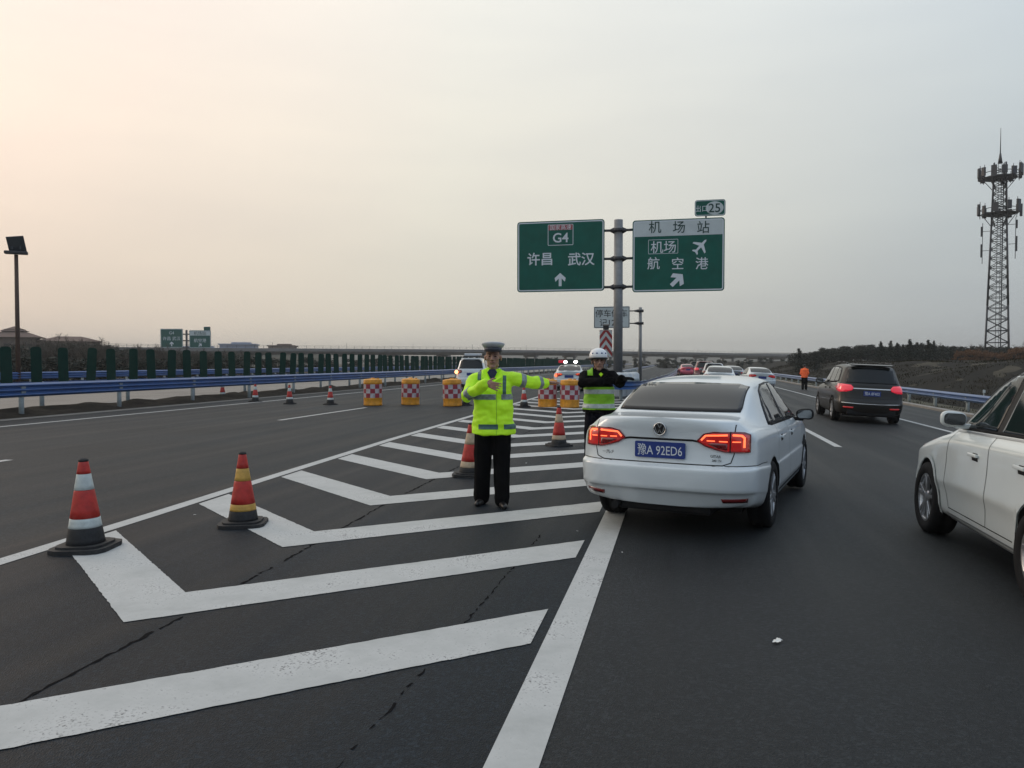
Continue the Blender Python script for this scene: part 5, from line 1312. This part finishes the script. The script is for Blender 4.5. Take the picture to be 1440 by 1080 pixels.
# ------------------------------------------------------------------ people
def cap_hull(bm, p0, r0, p1, r1, sub=2):
    t = B()
    for p, r_ in ((p0, r0), (p1, r1)): bmesh.ops.create_icosphere(t, subdivisions=sub, radius=r_, matrix=Matrix.Translation(p))
    pts = [v.co.copy() for v in t.verts]; t.free(); t = B(); vs = [t.verts.new(p) for p in pts]
    r = bmesh.ops.convex_hull(t, input=vs); dead = [v for v in t.verts if not v.link_faces]
    bmesh.ops.delete(t, geom=dead, context='VERTS'); me = bpy.data.meshes.new('t'); t.to_mesh(me); t.free(); bm.from_mesh(me); bpy.data.meshes.remove(me)
def ell(bm, c, r, rot=None):
    m_ = Matrix.Translation(c) @ (rot.to_4x4() if rot is not None else Matrix.Identity(4)) @ Matrix.Diagonal((r[0], r[1], r[2], 1))
    bmesh.ops.create_uvsphere(bm, u_segments=24, v_segments=16, radius=1, matrix=m_)
def chain(bm, pts, sub=2):
    for (a, ra), (b, rb) in zip(pts, pts[1:]): cap_hull(bm, Vector(a), ra, Vector(b), rb, sub)
def fuse(name, bm, m_, parent, voxel=.01, smooth=3, folds=0., fs=7., stretch=(1, 1, 1)):
    me = bpy.data.meshes.new('t'); bm.to_mesh(me); bm.free(); o = objm('tmp', me, [])
    md = o.modifiers.new('r', 'REMESH'); md.mode = 'VOXEL'; md.voxel_size = voxel; md.use_smooth_shade = True
    if smooth: ms_ = o.modifiers.new('s', 'SMOOTH'); ms_.iterations = smooth; ms_.factor = .5
    me2 = evald(o); bpy.data.objects.remove(o)
    if folds:
        nr = [v.normal.copy() for v in me2.vertices]
        for v, n in zip(me2.vertices, nr):
            c = Vector((v.co.x*stretch[0], v.co.y*stretch[1], v.co.z*stretch[2]))*fs
            a = noise.noise(c)+.5*noise.noise(c*2.1+Vector((3, 1, 2))); v.co += n*a*folds
    me2.materials.clear()
    return objm(name, me2, m_, parent, smooth=True)
def band(name, src, planes, off, m_, parent):
    """the piece of a garment between planes, lifted a little: a sewn-on strip"""
    bm = B(); bm.from_mesh(src.data)
    for co, no in planes:
        bmesh.ops.bisect_plane(bm, geom=bm.verts[:]+bm.edges[:]+bm.faces[:], plane_co=Vector(co), plane_no=Vector(no), clear_outer=True)
    bm.normal_update()
    ns = [(v, v.normal.copy()) for v in bm.verts]
    for v, n in ns: v.co += n*off
    be = [e for e in bm.edges if e.is_boundary]; nm = {v: n for v, n in ns}
    r = bmesh.ops.extrude_edge_only(bm, edges=be)
    for v in [g for g in r['geom'] if isinstance(g, bmesh.types.BMVert)]:
        q = [e.other_vert(v) for e in v.link_edges if e.other_vert(v) in nm]
        if q: v.co = q[0].co-nm[q[0]]*(off+.003)
    if len(bm.faces) == 0: bm.free(); return None
    return obj(name, bm, m_, parent, smooth=True)
def limb_planes(a, b, t0, t1):
    a, b = Vector(a), Vector(b); d = (b-a).normalized(); return [(a.lerp(b, t0), -d), (a.lerp(b, t1), d)]
def hand(bm, wrist, dirv, palmn, side, curl=.15, spread=.12):
    """palm + five fingers; dirv along the hand, palmn = palm normal, side: +1/-1 which way the thumb leaves"""
    d = Vector(dirv).normalized(); n = Vector(palmn).normalized(); s = d.cross(n).normalized()*side; n = s.cross(d).normalized()*(1 if Vector(palmn).dot(s.cross(d)) > 0 else -1)
    w = Vector(wrist); chain(bm, [(w, .024), (w+d*.035, .025)], 2)
    for k, off in enumerate((.030, .010, -.010, -.029)):
        chain(bm, [(w+d*.02+s*off*.6, .015), (w+d*.088+s*off*1.05, .0125)], 2)
    ln = (.072, .080, .074, .058)
    for k, off in enumerate((.032, .011, -.011, -.032)):
        b = w+d*.088+s*off*1.05; dd = (d+s*(spread*(1.5-k)/1.5)).normalized(); p1 = b+(dd-n*-curl*.4).normalized()*ln[k]*.45
        p2 = p1+(dd+n*curl).normalized()*ln[k]*.33; p3 = p2+(dd+n*curl*2).normalized()*ln[k]*.25
        chain(bm, [(b, .0098), (p1, .0090), (p2, .0082), (p3, .0070)], 2)
    b = w+d*.028+s*.030; p1 = b+(d*.6+s*.75+n*.25).normalized()*.042; p2 = p1+(d*.85+s*.45+n*.2).normalized()*.034
    chain(bm, [(b, .014), (p1, .0105), (p2, .0085)], 2)
HS = 1.09
def head_prims(bm, c, f, up=Vector((0, 0, 1))):
    """c: head centre, f: facing direction"""
    f = Vector(f).normalized(); s = f.cross(up).normalized(); u = s.cross(f)
    R3 = Matrix((s, f, u)).transposed()
    P = lambda x, y, z: Vector(c)+R3 @ Vector((x, y, z))*HS
    ell(bm, P(0, -.012, .030), (.076, .094, .090), R3); ell(bm, P(0, .018, -.025), (.064, .070, .088), R3)
    ell(bm, P(0, .052, -.088), (.032, .028, .024), R3); cap_hull(bm, P(-.04, .02, -.075), .022, P(.04, .02, -.075), .022)
    cap_hull(bm, P(0, .086, .020), .010, P(0, .104, -.018), .013); ell(bm, P(.013, .094, -.024), (.010, .012, .008), R3); ell(bm, P(-.013, .094, -.024), (.010, .012, .008), R3)
    for x in (-1, 1):
        ell(bm, P(x*.042, .062, -.012), (.024, .018, .022), R3); ell(bm, P(x*.078, -.008, -.005), (.011, .020, .032), R3)
        cap_hull(bm, P(x*.016, .082, .036), .010, P(x*.050, .070, .036), .009)
    cap_hull(bm, P(-.018, .086, -.052), .008, P(.018, .086, -.052), .008)
    return P, R3
def face_bits(P, R3, root, body):
    for x in (-1, 1):
        bm = B(); ell(bm, P(x*.031, .0785, .012), (.013, .008, .0065), R3); obj('eye', bm, mat_eye, body, smooth=True)
        bm = B(); cap_hull(bm, P(x*.017, .093, .033), .0045, P(x*.050, .080, .035), .0035); obj('eyebrow', bm, M['hair'], body, smooth=True)
    bm = B(); cap_hull(bm, P(-.020, .0935, -.051), .005, P(.020, .0935, -.051), .005); obj('lips', bm, M['lips'], body, smooth=True)
mat_eye = mat('eye', (.02, .015, .012), .25)

def person(name, label, J, jacket_m, trouser_m, category='person', hands=True, vox=.0085, face=(0, -1, 0), hem=.80, slim=1., bodyvox=.0065):
    root = thing(name, label, category)
    N_ = lambda k: Vector(J[k])
    bm = B(); P, R3 = head_prims(bm, N_('head'), face)
    bmesh.ops.scale(bm, vec=(1.05,)*3, space=Matrix.Translation(-N_('head')), verts=bm.verts[:])
    nb = N_('head')+Vector((0, .01, -.08)); cap_hull(bm, nb, .052, N_('chest')+Vector((0, 0, .13)), .060)
    ell(bm, N_('chest'), (.145, .095, .17)); ell(bm, N_('belly'), (.13, .095, .17)); ell(bm, N_('pelvis'), (.14, .10, .11))
    for s in 'RL':
        chain(bm, [(N_('sh'+s), .048), (N_('el'+s), .036), (N_('wr'+s), .024)]); cap_hull(bm, N_('chest')+Vector((0, 0, .08)), .07, N_('sh'+s), .046)
        chain(bm, [(N_('hip'+s), .075), (N_('kn'+s), .046), (N_('an'+s), .034)]); cap_hull(bm, N_('an'+s)+Vector((0, 0, -.03)), .032, N_('an'+s)+Vector(J.get('ft'+s, (0, -.12, -.05))), .026)
        hd = J.get('hd'+s)
        if hd and hands: hand(bm, N_('wr'+s), hd[0], hd[1], hd[2], hd[3] if len(hd) > 3 else .2)
    body = fuse('body', bm, M['skin'], root, bodyvox, 2)
    face_bits(P, R3, root, body)
    # trousers
    bm = B(); ell(bm, N_('pelvis')+Vector((0, 0, -.02)), (.178*slim, .135, .15)); ell(bm, N_('belly'), (.165*slim, .13, .12))
    for s in 'RL': chain(bm, [(N_('hip'+s), .112*slim), (N_('hip'+s).lerp(N_('kn'+s), .5), .108), (N_('kn'+s), .098), (N_('kn'+s).lerp(N_('an'+s), .6), .092), (N_('an'+s)+Vector((0, .01, .02)), .094), (N_('an'+s)+Vector((0, .01, -.01)), .088)])
    tr_ = fuse('trousers', bm, trouser_m, root, vox, 4, .010, 6, (1.3, 1.3, .7))
    # jacket
    bm = B(); ch, be, pe = N_('chest'), N_('belly'), N_('pelvis')
    ell(bm, ch+Vector((0, 0, .02)), (.195*slim, .135, .19)); cap_hull(bm, ch+Vector((-.07, 0, .10)), .095, ch+Vector((.07, 0, .10)), .095)
    if hem is not None:
        n = 28; prof_ = [(ch.z+.05, .196, .138, ch), (be.z+.06, .205, .146, be), (be.z-.05, .208, .150, be), (hem+.06, .222, .160, pe), (hem, .228, .165, pe)]; rings = []
        for z, rx, ry, c in prof_:
            rings.append([bm.verts.new((c.x+rx*slim*math.copysign(abs(math.cos(a))**.8, math.cos(a)), c.y+ry*math.copysign(abs(math.sin(a))**.8, math.sin(a)), z)) for a in [2*math.pi*k/n for k in range(n)]])
        for a, b in zip(rings, rings[1:]):
            for k in range(n): bm.faces.new((a[k], b[k], b[(k+1) % n], a[(k+1) % n]))
        bm.faces.new(rings[0][::-1]); bm.faces.new(rings[-1])
    for s in 'RL':
        cap_hull(bm, ch+Vector((0, 0, .10)), .085, N_('sh'+s), .078)
        we = N_('wr'+s).lerp(N_('el'+s), .06)
        chain(bm, [(N_('sh'+s), .084), (N_('sh'+s).lerp(N_('el'+s), .5), .078), (N_('el'+s), .070), (N_('el'+s).lerp(we, .6), .064), (we, .056)])
    jk = fuse('jacket', bm, jacket_m, root, vox, 3, .019, 6.5, (1, 1, 1.6))
    return root, body, tr_, jk, P, R3
def shoes(root, J, m_):
    for s in 'RL':
        a = Vector(J['an'+s]); f = Vector(J.get('ft'+s, (0, -.12, -.05))); bm = B(); d = Vector((f.x, f.y, 0)).normalized()
        z = a.z-.045
        cap_hull(bm, Vector((a.x, a.y, z))-d*.03, .042, Vector((a.x, a.y, z-.005))+d*.05, .044); cap_hull(bm, Vector((a.x, a.y, z-.005))+d*.05, .043, Vector((a.x, a.y, z-.015))+d*.15, .032)
        cap_hull(bm, a, .05, Vector((a.x, a.y, z)), .045)
        o = fuse('shoe', bm, m_, root, .007, 3)
        for v in o.data.vertices: v.co.z = max(v.co.z, .004-0)

# officer in the yellow-green coat
J1 = dict(head=(0, -.01, 1.650), chest=(0, 0, 1.33), belly=(0, .0, 1.10), pelvis=(0, 0, .93),
          shR=(-.195, 0, 1.405), elR=(-.275, -.17, 1.225), wrR=(-.045, -.40, 1.375), shL=(.20, .0, 1.41), elL=(.42, .10, 1.375), wrL=(.585, .27, 1.365),
          hipR=(-.095, 0, .90), knR=(-.115, -.015, .50), anR=(-.135, .05, .085), hipL=(.095, 0, .90), knL=(.10, -.05, .50), anL=(.105, -.11, .085),
          ftR=(-.03, -.12, -.05), ftL=(.03, -.12, -.05), hdR=((.92, -.18, -.28), (0, 1, .1), 1, .10), hdL=((.75, .55, -.03), (0, -.3, -1), -1, .15))
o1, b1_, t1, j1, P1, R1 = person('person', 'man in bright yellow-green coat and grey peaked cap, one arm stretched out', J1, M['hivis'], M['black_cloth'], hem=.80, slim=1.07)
shoes(o1, J1, M['shoe'])
cz = .0095
def zband(nm, z0, z1, m_, extra=()): return band(nm, j1, [((0, 0, z0), (0, 0, -1)), ((0, 0, z1), (0, 0, 1))]+list(extra), .004, m_, j1)
zband('waist_stripe', 1.185, 1.245, M['silver_tape'], [((.04, 0, 0), (1, 0, 0)), ((-.26, 0, 0), (-1, 0, 0)), ((0, -.02, 0), (0, 1, 0)), ((0, -.24, 0), (0, -1, 0))])
zband('waist_stripe', 1.185, 1.245, M['silver_tape'], [((.10, 0, 0), (-1, 0, 0)), ((.26, 0, 0), (1, 0, 0)), ((0, -.02, 0), (0, 1, 0))])
zband('waist_stripe', 1.185, 1.245, M['silver_tape'], [((0, .02, 0), (0, -1, 0))])
zband('hem_stripe', .86, .915, M['dark_tape'], [((.065, 0, 0), (1, 0, 0)), ((-.15, 0, 0), (-1, 0, 0)), ((0, -.02, 0), (0, 1, 0))])
zband('hem_stripe', .86, .915, M['dark_tape'], [((.13, 0, 0), (-1, 0, 0)), ((0, .02, 0), (0, 1, 0))])
zband('hem_stripe', .86, .915, M['dark_tape'], [((0, .02, 0), (0, -1, 0))])
band('chest_stripe', j1, [((.115, 0, 0), (-1, 0, 0)), ((.150, 0, 0), (1, 0, 0)), ((0, 0, 1.245), (0, 0, -1)), ((0, 0, 1.45), (0, 0, 1)), ((0, 0, 0), (0, 1, 0))], .004, M['dark_tape'], j1)
band('chest_stripe', j1, [((-.165, 0, 0), (-1, 0, 0)), ((-.125, 0, 0), (1, 0, 0)), ((0, 0, 1.40), (0, 0, -1)), ((0, 0, 1.50), (0, 0, 1)), ((0, 0, 0), (0, 1, 0))], .004, M['dark_tape'], j1)
band('front_zip', j1, [((.046, 0, 0), (-1, 0, 0)), ((.052, 0, 0), (1, 0, 0)), ((0, 0, 1.30), (0, 0, 1)), ((0, -.03, 0), (0, 1, 0)), ((0, -.25, 0), (0, -1, 0))], .002, M['vest'], j1)
for s, t0, t1_ in (('L', .28, .55),):
    band('sleeve_stripe', j1, limb_planes(J1['shL'], J1['elL'], .42, .66)+[((.26, 0, 0), (-1, 0, 0))], .004, M['silver_tape'], j1)
band('sleeve_stripe', j1, limb_planes(J1['elL'], J1['wrL'], .40, .62)+[((.40, 0, 0), (-1, 0, 0))], .004, M['silver_tape'], j1)
band('sleeve_stripe', j1, limb_planes(J1['elR'], J1['wrR'], .10, .28)+[((0, -.20, 0), (0, 1, 0)), ((-.12, 0, 0), (1, 0, 0))], .004, M['silver_tape'], j1)
# open collar, shirt
bm = B(); prism(bm, [(-.055, 1.485), (0, 1.385), (.055, 1.485), (.03, 1.52), (-.03, 1.52)], .05, Matrix.Translation((0, -.135, 0))); obj('shirt', bm, M['shirt'], o1)
for s in (-1, 1):
    bm = B(); pts = [(s*.010, 1.375), (s*.060, 1.50), (s*.095, 1.525), (s*.115, 1.44)]
    vs = [bm.verts.new((x, y, z)) for (x, z), y in zip(pts, (-.155, -.115, -.06, -.130))]; f = bm.faces.new(vs); r = bmesh.ops.extrude_face_region(bm, geom=[f])
    for v in [g for g in r['geom'] if isinstance(g, bmesh.types.BMVert)]: v.co.y -= .012
    bmesh.ops.recalc_face_normals(bm, faces=bm.faces[:]); obj('collar', bm, M['hivis'], j1)
bm = B(); lathe(bm, [(.085, 1.46), (.078, 1.53), (.070, 1.53), (.075, 1.46)], 24, Matrix.Translation((0, .012, 0))); bmesh.ops.bisect_plane(bm, geom=bm.verts[:]+bm.edges[:]+bm.faces[:], plane_co=(0, -.03, 0), plane_no=(0, -1, 0), clear_outer=True); obj('collar', bm, M['hivis'], j1)
def hairpiece(root, P, R3, zt=.045):
    bm = B(); ell(bm, P(0, -.020, .035), (.083, .096, .090), R3)
    for co, no in ((P(0, .045, 0), R3 @ Vector((0, 1, 0))), (P(0, 0, -.035), R3 @ Vector((0, 0, -1)))): bmesh.ops.bisect_plane(bm, geom=bm.verts[:]+bm.edges[:]+bm.faces[:], plane_co=co, plane_no=no, clear_outer=True)
    return obj('hair', bm, M['hair'], root, smooth=True)
def peaked_cap(root, P, R3, crown, bandm):
    m4 = Matrix.Translation(P(0, -.008, .060)) @ R3.to_4x4() @ Matrix.Rotation(R_(5), 4, 'X') @ Matrix.Diagonal((1.0, 1.20, 1.12, 1))
    c = thing('cap', None, None); c.parent = root
    bm = B(); lathe(bm, [(.097, .0), (.098, .036), (.090, .036)], 36, m4); obj('cap_band', bm, bandm, c)
    bm = B(); lathe(bm, [(.097, .034), (.120, .055), (.130, .072), (.126, .080), (.10, .088), (.05, .094), (0, .096)], 36, m4); obj('crown', bm, crown, c)
    bm = B(); n = 16; R0 = []; R1_ = []
    for k in range(n+1):
        a = R_(200+140*k/n); x, y = math.cos(a), -math.sin(a)
        R0.append(bm.verts.new(m4 @ Vector((.097*x, .097*y, .004)))); R1_.append(bm.verts.new(m4 @ Vector((.104*x, .097*y+.052*max(0, math.sin(math.pi*k/n))**.7, -.018*max(0, math.sin(math.pi*k/n))+.004))))
    for k in range(n): bm.faces.new((R0[k], R0[k+1], R1_[k+1], R1_[k]))
    r = bmesh.ops.extrude_face_region(bm, geom=bm.faces[:])
    for v in [g for g in r['geom'] if isinstance(g, bmesh.types.BMVert)]: v.co.z -= .005
    obj('visor', bm, M['shoe'], c)
    bm = B(); ell(bm, m4 @ Vector((0, .104, .055)), (.016, .008, .018)); obj('badge', bm, M['alloy'], c)
hairpiece(o1, P1, R1); peaked_cap(o1, P1, R1, M['cap_grey'], mat('dark_cap_band', (.05, .055, .07), .6))
p = G(693, 710.5); o1.location = (p.x, p.y+.02, 0); o1.rotation_euler = (0, 0, R_(9)); o1.scale = (1.0, 1.0, 1.0)

# officer with the white helmet
J2 = dict(head=(-.01, -.03, 1.575), chest=(0, 0, 1.29), belly=(0, 0, 1.06), pelvis=(0, 0, .90),
          shR=(-.195, 0, 1.365), elR=(-.235, -.20, 1.27), wrR=(.02, -.34, 1.30), shL=(.19, -.02, 1.37), elL=(.255, -.20, 1.29), wrL=(.25, -.42, 1.33),
          hipR=(-.09, 0, .88), knR=(-.11, -.02, .48), anR=(-.12, .02, .085), hipL=(.09, 0, .88), knL=(.10, -.02, .48), anL=(.12, -.02, .085),
          ftR=(-.02, -.12, -.05), ftL=(.02, -.12, -.05), hdR=((.9, -.2, .1), (0, 1, -.3), 1, .35), hdL=((.95, -.1, .02), (0, .2, -1), -1, .2))
J2['wrL'] = (.16, -.34, 1.335)
J2['elL'] = (.245, -.14, 1.235); J2['hdL'] = ((.9, -.25, .02), (0, .2, -1), -1, .2)
J2['elL'] = (.0, -.20, 1.30); J2['wrL'] = (.235, -.30, 1.33); J2['shL'] = (.17, -.02, 1.37)
J2['elL'] = (.285, -.15, 1.27); J2['wrL'] = (.29, -.36, 1.345)
o2, b2b, t2, j2, P2, R2 = person('person', 'officer in white helmet, black jacket and green reflective vest, standing behind the white sedan', J2, M['black_cloth'], M['navy'], hem=.86, face=(.10, -1, -.04))
shoes(o2, J2, M['shoe'])
vest = band('vest', j2, [((0, 0, .905), (0, 0, -1)), ((0, 0, 1.22), (0, 0, 1)), ((-.232, 0, 0), (-1, 0, 0)), ((.232, 0, 0), (1, 0, 0)), ((0, -.185, 0), (0, -1, 0))], .006, M['vest'], o2)
for z0, z1 in ((.925, .985), (1.125, 1.185)): band('reflective_stripe', vest, [((0, 0, z0), (0, 0, -1)), ((0, 0, z1), (0, 0, 1))], .004, M['vest_tape'], vest)
for s in (-1,):
    band('shoulder_stripe', j2, [((s*.09, 0, 0), (-s, 0, 0)), ((s*.165, 0, 0), (s, 0, 0)), ((0, 0, 1.38), (0, 0, -1)), ((0, -.20, 0), (0, -1, 0))], .006, M['vest'], vest)
bm = B(); prism(bm, [(-.03, 1.40), (.0, 1.365), (.03, 1.40), (0, 1.425)], .01, Matrix.Translation((.02, -.150, 0))); obj('badge', bm, M['hivis'], o2)
hairpiece(o2, P2, R2)
for s in 'RL':
    bm = B(); hd = J2['hd'+s]; hand(bm, Vector(J2['wr'+s])+Vector((0, 0, 0)), hd[0], hd[1], hd[2], hd[3])
    g_ = fuse('glove', bm, M['black_cloth'], o2, .006, 1)
    for v, n in [(v, v.normal.copy()) for v in g_.data.vertices]: v.co += n*.004
c = thing('helmet', None, None); c.parent = o2
m4 = Matrix.Translation(P2(0, -.012, .040)) @ R2.to_4x4() @ Matrix.Rotation(R_(4), 4, 'X') @ Matrix.Diagonal((1, 1.14, 1, 1))
bm = B(); lathe(bm, [(.127, .0), (.128, .025), (.124, .06), (.108, .10), (.075, .128), (.035, .142), (0, .145)], 36, m4); lathe(bm, [(.127, 0), (.118, -.004), (.115, .03)], 36, m4); obj('shell', bm, M['helmet'], c)
bm = B(); lathe(bm, [(.122, -.016), (.130, -.012), (.131, .006), (.127, .010)], 36, m4); obj('rim', bm, M['shoe'], c)
for a in (-48, -18, 14, 44):
    bm = B(); r_ = .1235; aa = R_(90+a); ell(bm, m4 @ Vector((r_*math.cos(aa), r_*math.sin(aa), .068)), (.014, .008, .010)); obj('helmet_mark', bm, M['helmet_blue'], c)
for x in (-1, 1):
    bm = B(); cyl(bm, P2(x*.098, -.01, .03), P2(x*.035, .045, -.105), .007, .007, 8); obj('chin_strap', bm, M['shoe'], c)
bm = B()
for x in (-1, 1):
    for k in range(14):
        a0, a1 = 2*math.pi*k/14, 2*math.pi*(k+1)/14; cyl(bm, P2(x*.032+.024*math.cos(a0), .098, .010+.018*math.sin(a0)), P2(x*.032+.024*math.cos(a1), .098, .010+.018*math.sin(a1)), .0022, .0022, 5)
    cyl(bm, P2(x*.056, .097, .014), P2(x*.082, .0, .014), .002, .002, 5)
cyl(bm, P2(-.009, .099, .012), P2(.009, .099, .012), .002, .002, 5); obj('glasses', bm, M['shoe'], o2)
q = D(842.5, 509, 11.0); o2.location = (q.x, q.y, 0); o2.scale = (1.02,)*3; o2.rotation_euler = (0, 0, R_(8))

# worker in orange, seen from behind on the ramp shoulder
J3 = dict(J1); J3.update(shR=(-.19, 0, 1.40), elR=(-.25, .02, 1.14), wrR=(-.18, -.14, 1.02), shL=(.19, 0, 1.40), elL=(.25, .02, 1.14), wrL=(.18, -.14, 1.02), hdR=((.3, -.4, -.8), (0, 1, 0), 1), hdL=((-.3, -.4, -.8), (0, 1, 0), -1), anL=(.11, .0, .085), knL=(.10, 0, .5), anR=(-.11, 0, .085), ftR=(-.02, -.12, -.05), ftL=(.02, -.12, -.05))
o3, b3_, t3, j3, P3, R3_ = person('person', 'worker in an orange jacket and black trousers, standing far off beside the right guard rail', J3, M['orange'], M['black_cloth'], vox=.016, hem=.85, bodyvox=.010)
shoes(o3, J3, M['shoe']); hairpiece(o3, P3, R3_)
band('reflective_stripe', j3, [((0, 0, 1.10), (0, 0, -1)), ((0, 0, 1.15), (0, 0, 1)), ((-.21, 0, 0), (-1, 0, 0)), ((.21, 0, 0), (1, 0, 0))], .005, M['orange'], j3)
q = D(1131.5, 509, 54); o3.location = (q.x, q.y, gz(q.x)); o3.rotation_euler = (0, 0, R_(160))

# small delineator on the right bank
q = D(1362.5, 509, 33); t = thing('delineator_post', 'thin pale marker post just behind the right guard rail, left of the white SUV', 'marker post', (q.x+.6, q.y, gz(11.9)-.1))
bm = B(); cyl(bm, (0, 0, 0), (0, 0, 1.0), .025, .02, 8); obj('post', bm, M['rail_post'], t); bm = B(); box(bm, (0, -.03, .93), (.10, .02, .12), bev=.005); obj('reflector', bm, M['sign_white'], t)

# ------------------------------------------------------------------ haze
HZ = True
if HZ:
    bm = B(); box(bm, (0, 700, 22), (3600, 2400, 50)); o = obj('haze', bm, []); o.data.materials.clear()
    m = bpy.data.materials.new('haze'); m.use_nodes = True; nt = m.node_tree; nt.nodes.clear()
    v = N(nt, 'ShaderNodeVolumePrincipled'); v.inputs['Density'].default_value = .00045; v.inputs['Color'].default_value = (.80, .80, .78, 1); v.inputs['Anisotropy'].default_value = .2
    ou = N(nt, 'ShaderNodeOutputMaterial'); L(nt, v.outputs[0], ou.inputs['Volume']); o.data.materials.append(m); tag(o, kind='stuff')
